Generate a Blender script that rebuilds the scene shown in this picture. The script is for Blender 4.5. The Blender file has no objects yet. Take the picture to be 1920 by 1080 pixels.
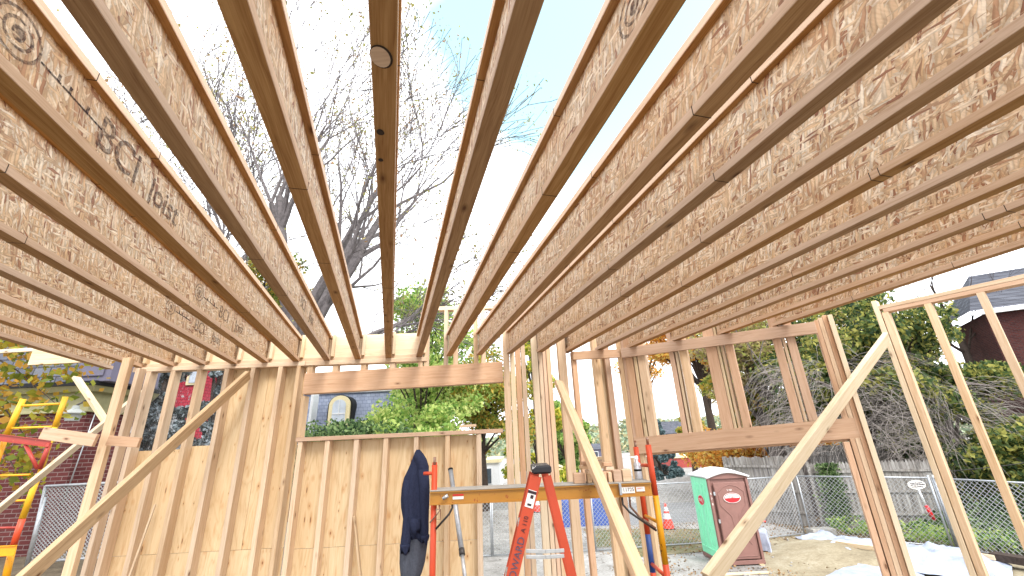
import bpy, bmesh, math, random
from mathutils import Vector, Matrix, noise
R = math.radians
scn = bpy.context.scene
col = scn.collection
rnd = random.Random(7)

# ------------------------------------------------------------------ camera
FPX, SL, CAMH = 787.0, 0.045, 1.62
nx, ny = SL / math.hypot(SL, 1), 1 / math.hypot(SL, 1)
dd = (731 - 960) * nx + (845 - 540) * ny
PITCH = math.atan2(dd, FPX)
Fv = Vector((0, math.cos(PITCH), math.sin(PITCH)))
U0 = Vector((0, -math.sin(PITCH), math.cos(PITCH)))
R0 = Vector((1, 0, 0))
cr = ny * R0 - nx * U0
cu = nx * R0 + ny * U0
cam = bpy.data.cameras.new('camera')
cam.sensor_width = 36
cam.lens = FPX / 1920 * 36
cam.clip_start = 0.05
cam.clip_end = 2000
co = bpy.data.objects.new('camera', cam)
col.objects.link(co)
m = Matrix((cr, cu, -Fv)).transposed().to_4x4()
m.translation = Vector((0, 0, CAMH))
co.matrix_world = m
scn.camera = co

# ------------------------------------------------------------------ world / sun / exposure
SUN_EL, SUN_AZ = 46, 152          # azimuth clockwise from +Y (behind the camera, to the right)
world = bpy.data.worlds.new('World')
scn.world = world
world.use_nodes = True
wt = world.node_tree
wt.nodes.clear()
def wn(t, **k):
    n = wt.nodes.new(t)
    for a, b in k.items(): setattr(n, a, b)
    return n
wo = wn('ShaderNodeOutputWorld'); bg = wn('ShaderNodeBackground')
sky = wn('ShaderNodeTexSky', sky_type='NISHITA', sun_disc=False)
sky.sun_elevation = R(SUN_EL); sky.sun_rotation = R(SUN_AZ)
sky.air_density = 1.0; sky.dust_density = 1.2; sky.ozone_density = 1.5
tc = wn('ShaderNodeTexCoord')
nz = wn('ShaderNodeTexNoise'); nz.inputs['Scale'].default_value = 2.6; nz.inputs['Detail'].default_value = 7; nz.inputs['Roughness'].default_value = .55
mpw = wn('ShaderNodeMapping'); mpw.inputs['Scale'].default_value = (1, 1, 2.2)
dotn = wn('ShaderNodeVectorMath', operation='DOT_PRODUCT')
rb = (Fv * FPX + cr * (1160 - 960) - cu * (20 - 540)).normalized()   # a gap of blue between the clouds, high ahead
dotn.inputs[1].default_value = rb
gap = wn('ShaderNodeMapRange'); gap.inputs[1].default_value = .90; gap.inputs[2].default_value = .97
sumn = wn('ShaderNodeMath', operation='MULTIPLY_ADD'); sumn.inputs[1].default_value = 1.35
sub = wn('ShaderNodeMapRange'); sub.inputs[1].default_value = .98; sub.inputs[2].default_value = 1.35; sub.interpolation_type = 'SMOOTHSTEP'
mixw = wn('ShaderNodeMix', data_type='RGBA')
wt.links.new(tc.outputs['Generated'], mpw.inputs[0]); wt.links.new(mpw.outputs[0], nz.inputs['Vector'])
nrmv = wn('ShaderNodeVectorMath', operation='NORMALIZE')
wt.links.new(tc.outputs['Generated'], nrmv.inputs[0]); wt.links.new(nrmv.outputs[0], dotn.inputs[0])
wt.links.new(dotn.outputs['Value'], gap.inputs[0])
wt.links.new(nz.outputs['Fac'], sumn.inputs[0]); wt.links.new(gap.outputs[0], sumn.inputs[2])
wt.links.new(sumn.outputs[0], sub.inputs[0])
mixw.inputs[6].default_value = (10.2, 10.4, 10.9, 1)                    # bright thin cloud
skm = wn('ShaderNodeVectorMath', operation='MULTIPLY'); skm.inputs[1].default_value = (3.7, 3.8, 2.5)
wt.links.new(sky.outputs[0], skm.inputs[0])
wt.links.new(skm.outputs[0], mixw.inputs[7]); wt.links.new(sub.outputs[0], mixw.inputs[0])
wt.links.new(mixw.outputs[2], bg.inputs['Color']); bg.inputs['Strength'].default_value = .12
wt.links.new(bg.outputs[0], wo.inputs[0])

sl = bpy.data.lights.new('sun', 'SUN')
sl.energy = 1.5; sl.angle = R(20); sl.color = (1, .955, .89)
so = bpy.data.objects.new('sun', sl); col.objects.link(so)
sd = Vector((math.sin(R(SUN_AZ)) * math.cos(R(SUN_EL)), math.cos(R(SUN_AZ)) * math.cos(R(SUN_EL)), math.sin(R(SUN_EL))))
so.rotation_euler = sd.to_track_quat('Z', 'Y').to_euler()
so.location = sd * 60
vs = scn.view_settings
vs.view_transform = 'Standard'; vs.look = 'None'; vs.gamma = 1; vs.exposure = 1.24
scn.render.resolution_x, scn.render.resolution_y = 1024, 576

# ------------------------------------------------------------------ rays: measured directions of the survey
def ray(x, y):
    a, b = x - 960, y - 540
    return Fv * FPX + cr * a - cu * b
def at_y(x, y, Y):
    r = ray(x, y); t = Y / r.y
    return Vector((r.x * t, Y, CAMH + r.z * t))
def at_z(x, y, Z):
    r = ray(x, y); t = (Z - CAMH) / r.z
    return Vector((r.x * t, r.y * t, Z))
def at_w(x, y, p, az):
    dx, dy = math.sin(R(az)), math.cos(R(az)); qx, qy = dy, -dx
    r = ray(x, y); t = (qx * p[0] + qy * p[1]) / (qx * r.x + qy * r.y)
    return Vector((r.x * t, r.y * t, CAMH + r.z * t))

# ------------------------------------------------------------------ materials
def lin(c): return tuple((v / 12.92 if v <= .04045 else ((v + .055) / 1.055) ** 2.4) for v in c)
def rgb(r, g, b): return lin((r / 255, g / 255, b / 255)) + (1,)
class NT:
    def __init__(s, name, rough=.7, spec=.3):
        s.m = bpy.data.materials.new(name); s.m.use_nodes = True
        s.t = s.m.node_tree; s.p = s.t.nodes['Principled BSDF']; s.out = s.t.nodes['Material Output']
        s.p.inputs['Roughness'].default_value = rough
        s.p.inputs['Specular IOR Level'].default_value = spec
    def n(s, t, **k):
        q = s.t.nodes.new(t)
        for a, b in k.items(): setattr(q, a, b)
        return q
    def l(s, a, b): s.t.links.new(a, b)
    def coord(s, rnd_off=True, which='Object'):
        tcn = s.n('ShaderNodeTexCoord')
        if not rnd_off: return tcn.outputs[which]
        oi = s.n('ShaderNodeObjectInfo')
        mul = s.n('ShaderNodeMath', operation='MULTIPLY'); mul.inputs[1].default_value = 57.0
        s.l(oi.outputs['Random'], mul.inputs[0])
        add = s.n('ShaderNodeVectorMath', operation='ADD')
        s.l(tcn.outputs[which], add.inputs[0]); s.l(mul.outputs[0], add.inputs[1])
        s.oi = oi
        return add.outputs[0]
    def mp(s, v, scale=(1, 1, 1), rot=(0, 0, 0), loc=(0, 0, 0)):
        q = s.n('ShaderNodeMapping'); q.inputs['Scale'].default_value = scale; q.inputs['Rotation'].default_value = rot; q.inputs['Location'].default_value = loc
        s.l(v, q.inputs[0]); return q.outputs[0]
    def noise(s, v, scale=1, det=4, rough=.5, dist=0):
        q = s.n('ShaderNodeTexNoise'); q.inputs['Scale'].default_value = scale; q.inputs['Detail'].default_value = det
        q.inputs['Roughness'].default_value = rough; q.inputs['Distortion'].default_value = dist
        s.l(v, q.inputs['Vector']); return q.outputs['Fac']
    def vor(s, v, scale=1, feat='F1'):
        q = s.n('ShaderNodeTexVoronoi', feature=feat); q.inputs['Scale'].default_value = scale; s.l(v, q.inputs['Vector']); return q
    def ramp(s, f, stops):
        q = s.n('ShaderNodeValToRGB'); e = q.color_ramp.elements
        while len(e) < len(stops): e.new(.5)
        for k, (p, c) in enumerate(stops): e[k].position = p; e[k].color = c if len(c) == 4 else c + (1,)
        s.l(f, q.inputs[0]); return q.outputs[0]
    def rng(s, f, a, b, c=0, d=1, smooth=False):
        q = s.n('ShaderNodeMapRange')
        if smooth: q.interpolation_type = 'SMOOTHSTEP'
        for i, v in zip((1, 2, 3, 4), (a, b, c, d)): q.inputs[i].default_value = v
        s.l(f, q.inputs[0]); return q.outputs[0]
    def mix(s, f, a, b, mode='MIX'):
        q = s.n('ShaderNodeMix', data_type='RGBA', blend_type=mode)
        for i, v in ((0, f), (6, a), (7, b)):
            if isinstance(v, (int, float)): q.inputs[i].default_value = v
            elif isinstance(v, tuple): q.inputs[i].default_value = v if len(v) == 4 else v + (1,)
            else: s.l(v, q.inputs[i])
        return q.outputs[2]
    def math(s, op, a, b=0.0):
        q = s.n('ShaderNodeMath', operation=op)
        for i, v in ((0, a), (1, b)):
            if isinstance(v, (int, float)): q.inputs[i].default_value = v
            else: s.l(v, q.inputs[i])
        return q.outputs[0]
    def bump(s, h, st=.3, d=.01):
        q = s.n('ShaderNodeBump'); q.inputs['Strength'].default_value = st; q.inputs['Distance'].default_value = d
        s.l(h, q.inputs['Height']); s.l(q.outputs[0], s.p.inputs['Normal'])
    def base(s, c):
        if isinstance(c, tuple): s.p.inputs['Base Color'].default_value = c if len(c) == 4 else c + (1,)
        else: s.l(c, s.p.inputs['Base Color'])

def wood(name, light, mid, dark, knot=True, var=.14, knots=.045, stain=.25):
    w = NT(name, .72, .25)
    v = w.coord()
    warp = w.noise(w.mp(v, (1.1, 3, 3)), 1, 3)
    vw = w.n('ShaderNodeVectorMath', operation='MULTIPLY_ADD')
    w.l(v, vw.inputs[0]); vw.inputs[1].default_value = (1, 1, 1)
    sc = w.n('ShaderNodeVectorMath', operation='SCALE'); sc.inputs['Scale'].default_value = .09
    cmb = w.n('ShaderNodeCombineXYZ'); w.l(warp, cmb.inputs[1]); w.l(warp, cmb.inputs[2]); w.l(cmb.outputs[0], sc.inputs[0])
    w.l(sc.outputs[0], vw.inputs[2])
    g1 = w.noise(w.mp(vw.outputs[0], (1.6, 42, 42)), 1, 4, .6)
    g2 = w.noise(w.mp(vw.outputs[0], (5, 190, 190)), 1, 2, .5)
    g3 = w.noise(w.mp(v, (1.3, 5, 5)), 1, 3, .55)
    f = w.math('ADD', w.math('MULTIPLY', g1, .62), w.math('MULTIPLY', g2, .38))
    c = w.ramp(f, [(.30, dark), (.46, mid), (.62, light)])
    c = w.mix(w.rng(g3, .35, .7, 0, stain), c, mid)
    if knot:
        vo = w.vor(w.mp(v, (4.2, 11, 11)), 1)
        rn = w.n('ShaderNodeSeparateColor'); w.l(vo.outputs['Color'], rn.inputs[0])
        on = w.math('GREATER_THAN', rn.outputs[0], .62)
        ring = w.rng(vo.outputs['Distance'], .10, .26, 1, 0, True)
        core = w.rng(vo.outputs['Distance'], .06, .12, 1, 0, True)
        c = w.mix(w.math('MULTIPLY', w.math('MULTIPLY', ring, on), .55), c, tuple(x * .62 for x in dark[:3]) + (1,))
        c = w.mix(w.math('MULTIPLY', w.math('MULTIPLY', core, on), .75), c, rgb(92, 52, 28))
    hv = w.n('ShaderNodeHueSaturation')
    w.l(c, hv.inputs['Color'])
    w.l(w.rng(w.oi.outputs['Random'], 0, 1, 1 - var, 1 + var * .8), hv.inputs['Value'])
    w.l(w.rng(w.math('FRACT', w.math('MULTIPLY', w.oi.outputs['Random'], 13.7)), 0, 1, .88, 1.12), hv.inputs['Saturation'])
    w.base(hv.outputs[0])
    w.bump(f, .25, .004)
    return w.m
M = {}
M['spruce'] = wood('spruce lumber', rgb(220, 195, 165), rgb(209, 181, 149), rgb(186, 153, 120))
M['fir'] = wood('reddish fir lumber', rgb(214, 182, 154), rgb(204, 169, 140), rgb(182, 143, 114))
M['cream'] = wood('pale fresh pine', rgb(222, 203, 174), rgb(212, 191, 158), rgb(192, 165, 130), knots=.03)
M['old'] = wood('weathered brace lumber', rgb(208, 184, 152), rgb(188, 162, 130), rgb(154, 126, 98), stain=.5)
M['flange'] = wood('laminated joist edge lightened', rgb(222, 196, 172), rgb(208, 180, 154), rgb(186, 152, 124), var=.10, knot=False)  # paler laminated edge, lightened further to carry sky light on the sides
M['veneer'] = wood('rotary cut veneer face with shade toned in', rgb(192, 154, 108), rgb(170, 130, 86), rgb(136, 94, 58), var=.14, knots=.05)  # browner face veneer, kept darker to carry the shade of the undersides

# oriented strand board
def osb():
    w = NT('oriented strand board', .62, .35)
    v = w.coord()
    wob = w.noise(v, 9, 2)
    cmb = w.n('ShaderNodeCombineXYZ'); w.l(wob, cmb.inputs[0]); w.l(wob, cmb.inputs[2])
    sc = w.n('ShaderNodeVectorMath', operation='SCALE'); sc.inputs['Scale'].default_value = .035; w.l(cmb.outputs[0], sc.inputs[0])
    ad = w.n('ShaderNodeVectorMath', operation='ADD'); w.l(v, ad.inputs[0]); w.l(sc.outputs[0], ad.inputs[1])
    c = None; h = None
    pal = [(0.0, rgb(140, 92, 70)), (.08, rgb(180, 136, 104)), (.22, rgb(210, 178, 140)), (.5, rgb(230, 204, 168)), (.78, rgb(248, 236, 214)), (1, rgb(222, 188, 144))]
    for k, (ang, s, thr) in enumerate([(.9, (6.5, 10, 24), 0), (-.95, (7, 10, 30), .45), (1.45, (7, 10, 36), .5), (.45, (8, 10, 36), .62), (1.1, (10, 10, 56), .5), (-1.25, (9, 10, 56), .5), (-.65, (13, 10, 84), .6), (1.85, (10, 10, 76), .58), (.1, (15, 10, 95), .8)]):
        vo = w.vor(w.mp(w.mp(ad.outputs[0], (1, 1, 1), (0, ang, 0)), s, (0, 0, 0), (k * 3.1, k * 1.7, k * 5.3)), 1)
        sp = w.n('ShaderNodeSeparateColor'); w.l(vo.outputs['Color'], sp.inputs[0])
        ci = w.ramp(sp.outputs[0], pal)
        if c is None: c, h = ci, sp.outputs[1]
        else:
            mk = w.math('GREATER_THAN', sp.outputs[2], thr)
            edge = w.rng(vo.outputs['Distance'], .34, .66, 1, .66)
            ci = w.mix(1.0, ci, edge, 'MULTIPLY')
            c = w.mix(mk, c, ci)
            hm = w.n('ShaderNodeMix', data_type='FLOAT'); w.l(mk, hm.inputs[0]); w.l(h, hm.inputs[2]); w.l(sp.outputs[1], hm.inputs[3]); h = hm.outputs[0]
    fine = w.noise(w.mp(w.mp(v, (1, 1, 1), (0, 1.1, 0)), (30, 40, 150)), 1, 3)
    c = w.mix(w.rng(fine, .3, .7, .28, 0), c, rgb(150, 104, 72))
    blot = w.noise(v, 1.7, 3)
    c = w.mix(w.rng(blot, .45, .75, 0, .25), c, rgb(214, 160, 96))
    w.base(c); w.bump(h, .8, .006)
    return w.m
M['osb'] = osb()

def plywood():
    w = NT('cdx plywood sheathing', .7, .25)
    v = w.coord()
    big = w.noise(w.mp(v, (.8, 5, 5)), 1, 4, .5, .6)
    rings = w.math('PINGPONG', w.math('MULTIPLY', big, 15), 1)
    fine = w.noise(w.mp(v, (6, 110, 110)), 1, 3)
    f = w.math('ADD', w.math('MULTIPLY', w.math('POWER', rings, 2.2), .26), w.math('MULTIPLY', fine, .62))
    c = w.ramp(f, [(.16, rgb(228, 206, 168)), (.42, rgb(218, 192, 152)), (.72, rgb(198, 164, 122))])
    tone = w.noise(w.mp(v, (.5, 2.5, 2.5)), 1, 2)
    c = w.mix(w.rng(tone, .42, .68, 0, .4), c, rgb(208, 172, 124))
    for sc_, thr, kc in (((6.5, 12, 12), .82, rgb(140, 94, 58)), ((3.2, 20, 20), .80, rgb(84, 52, 32)), ((11, 30, 30), .90, rgb(60, 40, 28))):
        vo = w.vor(w.mp(v, sc_), 1)
        sp = w.n('ShaderNodeSeparateColor'); w.l(vo.outputs['Color'], sp.inputs[0])
        on = w.math('GREATER_THAN', sp.outputs[0], thr)
        halo = w.rng(vo.outputs['Distance'], .10, .42, .45, 0, True)
        core = w.rng(vo.outputs['Distance'], .07, .13, .85, 0, True)
        c = w.mix(w.math('MULTIPLY', halo, on), c, rgb(190, 128, 70))
        c = w.mix(w.math('MULTIPLY', core, on), c, kc)
    w.base(c); w.bump(fine, .15, .003)
    return w.m
M['ply'] = plywood()

def plain(name, c, rough=.6, spec=.35, metal=0, var=.12, sc=9, c2=None, bump=0, coat=0):
    w = NT(name, rough, spec)
    v = w.coord()
    f = w.noise(v, sc, 5, .6)
    c2 = c2 or tuple(x * (1 - var * 2) for x in c[:3]) + (1,)
    w.base(w.mix(w.rng(f, .42, .72, 0, 1), c, c2))
    w.p.inputs['Metallic'].default_value = metal
    if bump: w.bump(f, bump, .01)
    w.p.inputs['Coat Weight'].default_value = coat
    return w.m
def chipped(name, c, under, amt=.66, rough=.45):
    w = NT(name, rough, .4)
    v = w.coord()
    f = w.noise(v, 34, 6, .65); g = w.noise(v, 4, 3)
    k = w.rng(w.math('ADD', w.math('MULTIPLY', f, .8), w.math('MULTIPLY', g, .25)), amt, amt + .03)
    w.base(w.mix(k, w.mix(w.rng(g, .4, .7, 0, .35), c, tuple(x * .55 for x in c[:3]) + (1,)), under))
    w.bump(f, .1, .004)
    return w.m
M['orange'] = chipped('worn orange paint', rgb(206, 76, 42), rgb(215, 190, 170), .70)
M['yellow'] = chipped('worn yellow paint', rgb(232, 160, 24), rgb(120, 66, 30), .66)
M['byellow'] = chipped('bright yellow paint', rgb(228, 174, 40), rgb(215, 210, 200), .70)
M['beam'] = chipped('ochre painted steel', rgb(184, 130, 50), rgb(150, 74, 34), .63)
M['redpaint'] = chipped('dull red paint', rgb(164, 58, 46), rgb(226, 150, 50), .66)
M['bluepaint'] = chipped('blue paint', rgb(52, 78, 140), rgb(170, 90, 60), .68)
M['rust'] = plain('rusty steel edge', rgb(120, 78, 56), .8, c2=rgb(170, 150, 135), sc=30)
M['steel'] = plain('galvanised steel', rgb(176, 180, 184), .4, .5, .55, .15, 25)
M['wire'] = plain('zinc wire', rgb(176, 178, 180), .6, .3, 0, .1, 20)
M['darksteel'] = plain('dark steel tube', rgb(78, 74, 72), .45, .5, .6, .2, 20)
M['alu'] = plain('aluminium', rgb(196, 198, 198), .38, .5, .6, .1, 30)
M['blackplastic'] = chipped('paint splashed black plastic', rgb(34, 34, 38), rgb(225, 225, 225), .60, .5)
M['fibre'] = chipped('orange fibreglass rail', rgb(190, 72, 42), rgb(235, 215, 200), .71, .5)
M['navy'] = plain('navy sweatshirt cloth', rgb(46, 51, 72), .95, .1, var=.12, sc=60, bump=.15)
M['greycloth'] = plain('grey lining cloth', rgb(84, 88, 98), .95, .1, var=.12, sc=60, bump=.15)
M['white'] = plain('white plastic', rgb(232, 234, 236), .45, .4, var=.04)
M['clear'] = plain('frosted bottle plastic', rgb(205, 208, 214), .2, .5, .3, .1, 30)
M['paper'] = plain('white sticker', rgb(236, 232, 226), .6, .2, var=.05, sc=40)
def inkm(name, c, lo=.40, hi=.66):
    w = NT(name, .9, .1); w.base(c); v = w.coord()
    tr = w.n('ShaderNodeBsdfTransparent'); mx = w.n('ShaderNodeMixShader')
    w.l(w.rng(w.noise(w.mp(v, (1, 1, 1)), 55, 4, .7), lo, hi, .66, .0), mx.inputs[0]); w.l(tr.outputs[0], mx.inputs[1]); w.l(w.p.outputs[0], mx.inputs[2]); w.l(mx.outputs[0], w.out.inputs[0])
    return w.m
M['stamp'] = inkm('worn stamp ink', rgb(74, 62, 66))
M['ink'] = plain('black ink', rgb(70, 58, 62), .9, .1, var=.2, sc=60)
M['blueink'] = plain('faded blue ink', rgb(92, 88, 104), .9, .1, var=.25, sc=90)
M['redsign'] = plain('red sign enamel', rgb(214, 36, 44), .4, .4, var=.05)
M['green'] = plain('mint green polyethylene', rgb(146, 238, 194), .48, .4, var=.06, sc=6)
M['brown'] = plain('brown polyethylene', rgb(134, 98, 90), .5, .4, var=.08, sc=6)
M['conered'] = plain('cone vinyl', rgb(240, 74, 58), .5, .4, var=.06)
M['black'] = plain('black rubber', rgb(30, 30, 32), .7, .3)
M['tarpblue'] = plain('blue tarpaulin', rgb(56, 84, 156), .5, .4, var=.2, sc=6, bump=.4)
M['glass'] = plain('dark window glass', rgb(70, 82, 92), .08, .8, var=.3, sc=3)
M['paleglass'] = plain('curtained window glass', rgb(205, 214, 226), .12, .7, var=.1, sc=3)
M['creampaint'] = plain('cream painted trim', rgb(232, 218, 176), .6, .3, var=.08, sc=12)
M['olive'] = plain('olive painted frieze', rgb(150, 146, 108), .6, .3, var=.10, sc=8)
M['mauve'] = plain('grey mauve painted boards', rgb(98, 95, 112), .6, .3, var=.08, sc=5)
M['concrete'] = plain('concrete', rgb(168, 164, 156), .85, .2, var=.12, sc=12, bump=.3)
M['bark'] = plain('grey bark', rgb(112, 104, 100), .9, .15, var=.25, sc=14, bump=.6)
M['greybark'] = plain('pale grey bark', rgb(116, 110, 110), .9, .15, var=.25, sc=10)
M['darkbark'] = plain('dark bark', rgb(74, 64, 58), .9, .15, var=.25, sc=14, bump=.6)
M['twig'] = plain('pale dead twig', rgb(150, 142, 136), .9, .15, var=.2, sc=9)
M['floorply'] = plain('subfloor plywood', rgb(96, 84, 68), .75, .2, var=.12, sc=4)  # dull grey-brown of dirty plywood
M['redbrickfar'] = plain('distant red brick', rgb(168, 82, 76), .85, .2, var=.15, sc=5)
M['whitepaint'] = plain('white painted siding', rgb(226, 228, 230), .6, .3, var=.05)

def brickmat(name, c1, c2, mort, w_, h_, ms=.012, offs=.5, rough=.85):
    w = NT(name, rough, .2)
    v = w.coord(False)
    s = w.n('ShaderNodeSeparateXYZ'); w.l(v, s.inputs[0])
    cx = w.n('ShaderNodeCombineXYZ'); w.l(w.math('ADD', s.outputs[0], s.outputs[1]), cx.inputs[0]); w.l(s.outputs[2], cx.inputs[1])
    b = w.n('ShaderNodeTexBrick'); b.offset = offs
    b.inputs['Scale'].default_value = 1; b.inputs['Brick Width'].default_value = w_; b.inputs['Row Height'].default_value = h_
    b.inputs['Mortar Size'].default_value = ms; b.inputs['Mortar Smooth'].default_value = .2; b.inputs['Bias'].default_value = 0
    b.inputs['Color1'].default_value = c1; b.inputs['Color2'].default_value = c2; b.inputs['Mortar'].default_value = mort
    w.l(cx.outputs[0], b.inputs['Vector'])
    nn = w.noise(v, 2.2, 5); n2 = w.noise(v, 40, 3)
    c = w.mix(w.rng(nn, .35, .75, 0, .4), b.outputs['Color'], tuple(x * .55 for x in c1[:3]) + (1,))
    c = w.mix(w.rng(n2, .5, .8, 0, .3), c, tuple(min(1, x * 1.6) for x in c2[:3]) + (1,))
    w.base(c); w.bump(w.math('SUBTRACT', 1.0, b.outputs['Fac']), .6, .01)
    return w.m
M['lampgrey'] = plain('grey enamel', rgb(150, 154, 152), .6, .3, var=.1)
M['brick'] = brickmat('old red brick', rgb(80, 38, 38), rgb(98, 50, 48), rgb(128, 108, 104), .215, .075, .008)
M['brickdark'] = brickmat('dark red brick', rgb(62, 30, 30), rgb(84, 42, 38), rgb(70, 58, 56), .215, .075, .012)
M['redshingle'] = brickmat('crimson painted shingles', rgb(176, 40, 62), rgb(196, 56, 76), rgb(120, 24, 44), .14, .10, .008)
M['slate'] = brickmat('blue grey slates', rgb(138, 147, 170), rgb(158, 167, 188), rgb(104, 112, 132), .26, .20, .012)
M['roofslate'] = brickmat('dark roof slates', rgb(70, 72, 80), rgb(98, 100, 108), rgb(42, 42, 48), .34, .22, .014)

def leafmat(name, cols, trans=.45):
    w = NT(name, .6, .25)
    g = w.n('ShaderNodeNewGeometry')
    v = w.coord(False)
    f = w.math('ADD', w.math('MULTIPLY', g.outputs['Random Per Island'], .72), w.math('MULTIPLY', w.noise(v, .55, 3), .5))
    st = [(i / (len(cols) - 1) * .62 + .22, c) for i, c in enumerate(cols)]
    c = w.ramp(f, st)
    w.base(c)
    tr = w.n('ShaderNodeBsdfTranslucent'); w.l(c, tr.inputs[0])
    mx = w.n('ShaderNodeMixShader'); mx.inputs[0].default_value = trans
    w.l(w.p.outputs[0], mx.inputs[1]); w.l(tr.outputs[0], mx.inputs[2]); w.l(mx.outputs[0], w.out.inputs[0])
    return w.m
M['lf_green'] = leafmat('summer green leaves', [rgb(66, 100, 54), rgb(108, 150, 76), rgb(152, 184, 96), rgb(190, 206, 120)])
M['lf_yg'] = leafmat('yellow green leaves', [rgb(92, 122, 50), rgb(150, 170, 62), rgb(200, 206, 80), rgb(226, 206, 92)])
M['lf_deep'] = leafmat('deep green leaves', [rgb(36, 56, 36), rgb(62, 88, 52), rgb(92, 120, 70), rgb(136, 158, 104)])
M['lf_orange'] = leafmat('autumn orange leaves', [rgb(150, 104, 50), rgb(206, 140, 60), rgb(230, 168, 76), rgb(214, 190, 100)])
M['lf_mixed'] = leafmat('turning leaves', [rgb(84, 106, 50), rgb(128, 146, 66), rgb(176, 178, 84), rgb(196, 160, 74)])
M['lf_bright'] = leafmat('bright yellow green leaves', [rgb(92, 128, 62), rgb(140, 176, 88), rgb(180, 204, 112), rgb(208, 216, 136)], .5)
M['lf_muted'] = leafmat('muted olive leaves', [rgb(38, 56, 36), rgb(66, 88, 52), rgb(104, 122, 70), rgb(172, 168, 88)])
M['lf_maple'] = leafmat('maple leaves turning', [rgb(70, 88, 38), rgb(116, 126, 46), rgb(158, 152, 52), rgb(172, 130, 52)])
M['lf_fallen'] = leafmat('fallen brown leaves', [rgb(100, 84, 64), rgb(136, 112, 82), rgb(160, 134, 100), rgb(150, 112, 70)], .1)
M['lf_sparse'] = leafmat('sparse late leaves', [rgb(110, 112, 70), rgb(140, 140, 80), rgb(160, 156, 90), rgb(150, 120, 90)], .3)
M['lf_russet'] = leafmat('sparse russet leaves', [rgb(120, 110, 96), rgb(160, 140, 110), rgb(176, 160, 104), rgb(170, 176, 96)])
M['lf_spruce'] = leafmat('blue spruce needles', [rgb(54, 74, 76), rgb(78, 100, 104), rgb(108, 130, 134)], .1)
M['lf_dark'] = leafmat('dark evergreen needles', [rgb(28, 38, 36), rgb(52, 64, 62), rgb(92, 104, 106), rgb(150, 160, 166)], .1)
M['lf_hill'] = leafmat('distant hill woods', [rgb(104, 122, 104), rgb(128, 146, 120), rgb(150, 162, 130), rgb(170, 160, 120)], .1)

def groundmat(name, cols, sc=3, fsc=40, bump=.5):
    w = NT(name, .92, .15)
    v = w.coord(False)
    a = w.noise(v, sc * .15, 4); b = w.noise(v, fsc, 4, .7); d = w.noise(v, sc, 5, .65)
    f = w.math('ADD', w.math('MULTIPLY', a, .3), w.math('ADD', w.math('MULTIPLY', b, .35), w.math('MULTIPLY', d, .35)))
    c = w.ramp(f, [(.36 + .28 * i / (len(cols) - 1), c) for i, c in enumerate(cols)])
    w.base(c); w.bump(b, bump, .03)
    return w.m
M['gravel'] = groundmat('pale gravel', [rgb(112, 109, 104), rgb(150, 147, 143), rgb(182, 180, 177)], 3, 22)
M['sand'] = groundmat('damp sandy soil', [rgb(118, 106, 86), rgb(146, 135, 112), rgb(170, 162, 142)], 2, 14)
M['leafygrass'] = groundmat('leaf strewn grass', [rgb(72, 84, 54), rgb(102, 108, 74), rgb(134, 124, 98), rgb(166, 156, 138)], 6, 26)
M['asphalt'] = groundmat('worn asphalt', [rgb(116, 116, 118), rgb(134, 134, 135), rgb(150, 150, 149)], 1, 30)
M['soil'] = groundmat('dark soil', [rgb(70, 62, 52), rgb(104, 92, 76), rgb(130, 118, 98)], 4, 20)
M['hill'] = groundmat('wooded hillside', [rgb(100, 118, 92), rgb(128, 142, 110), rgb(150, 156, 124)], .3, 2)

def stockade():
    w = NT('weathered grey board', .9, .15)
    v = w.coord(False)
    s = w.noise(w.mp(v, (14, 14, .8)), 1, 4, .6)
    t = w.noise(v, 1.3, 3)
    c = w.ramp(s, [(.3, rgb(96, 92, 88)), (.5, rgb(146, 142, 138)), (.7, rgb(184, 182, 178))])
    c = w.mix(w.rng(t, .4, .7, 0, .45), c, rgb(104, 96, 84))
    w.base(c); w.bump(s, .4, .01)
    return w.m
M['stockade'] = stockade()
def tarpm():
    w = NT('white poly sheet', .35, .5)
    v = w.coord(False)
    f = w.noise(v, 5, 6, .6)
    w.base(w.mix(w.rng(f, .4, .8, 0, 1), rgb(172, 179, 196), rgb(140, 148, 168)))
    w.bump(f, .6, .05)
    return w.m
M['tarp'] = tarpm()
def film():
    w = NT('clear poly film', .12, .6)
    v = w.coord(False)
    f = w.noise(w.mp(v, (16, 16, 6)), 1, 5, .7, 1.0)
    w.base(rgb(196, 204, 214)); w.bump(f, 1.0, .05)
    tr = w.n('ShaderNodeBsdfTransparent'); tr.inputs[0].default_value = (.93, .94, .95, 1)
    mx = w.n('ShaderNodeMixShader')
    w.l(w.rng(f, .57, .66, .07, .85), mx.inputs[0]); w.l(tr.outputs[0], mx.inputs[1]); w.l(w.p.outputs[0], mx.inputs[2]); w.l(mx.outputs[0], w.out.inputs[0])
    return w.m
M['film'] = film()

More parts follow.
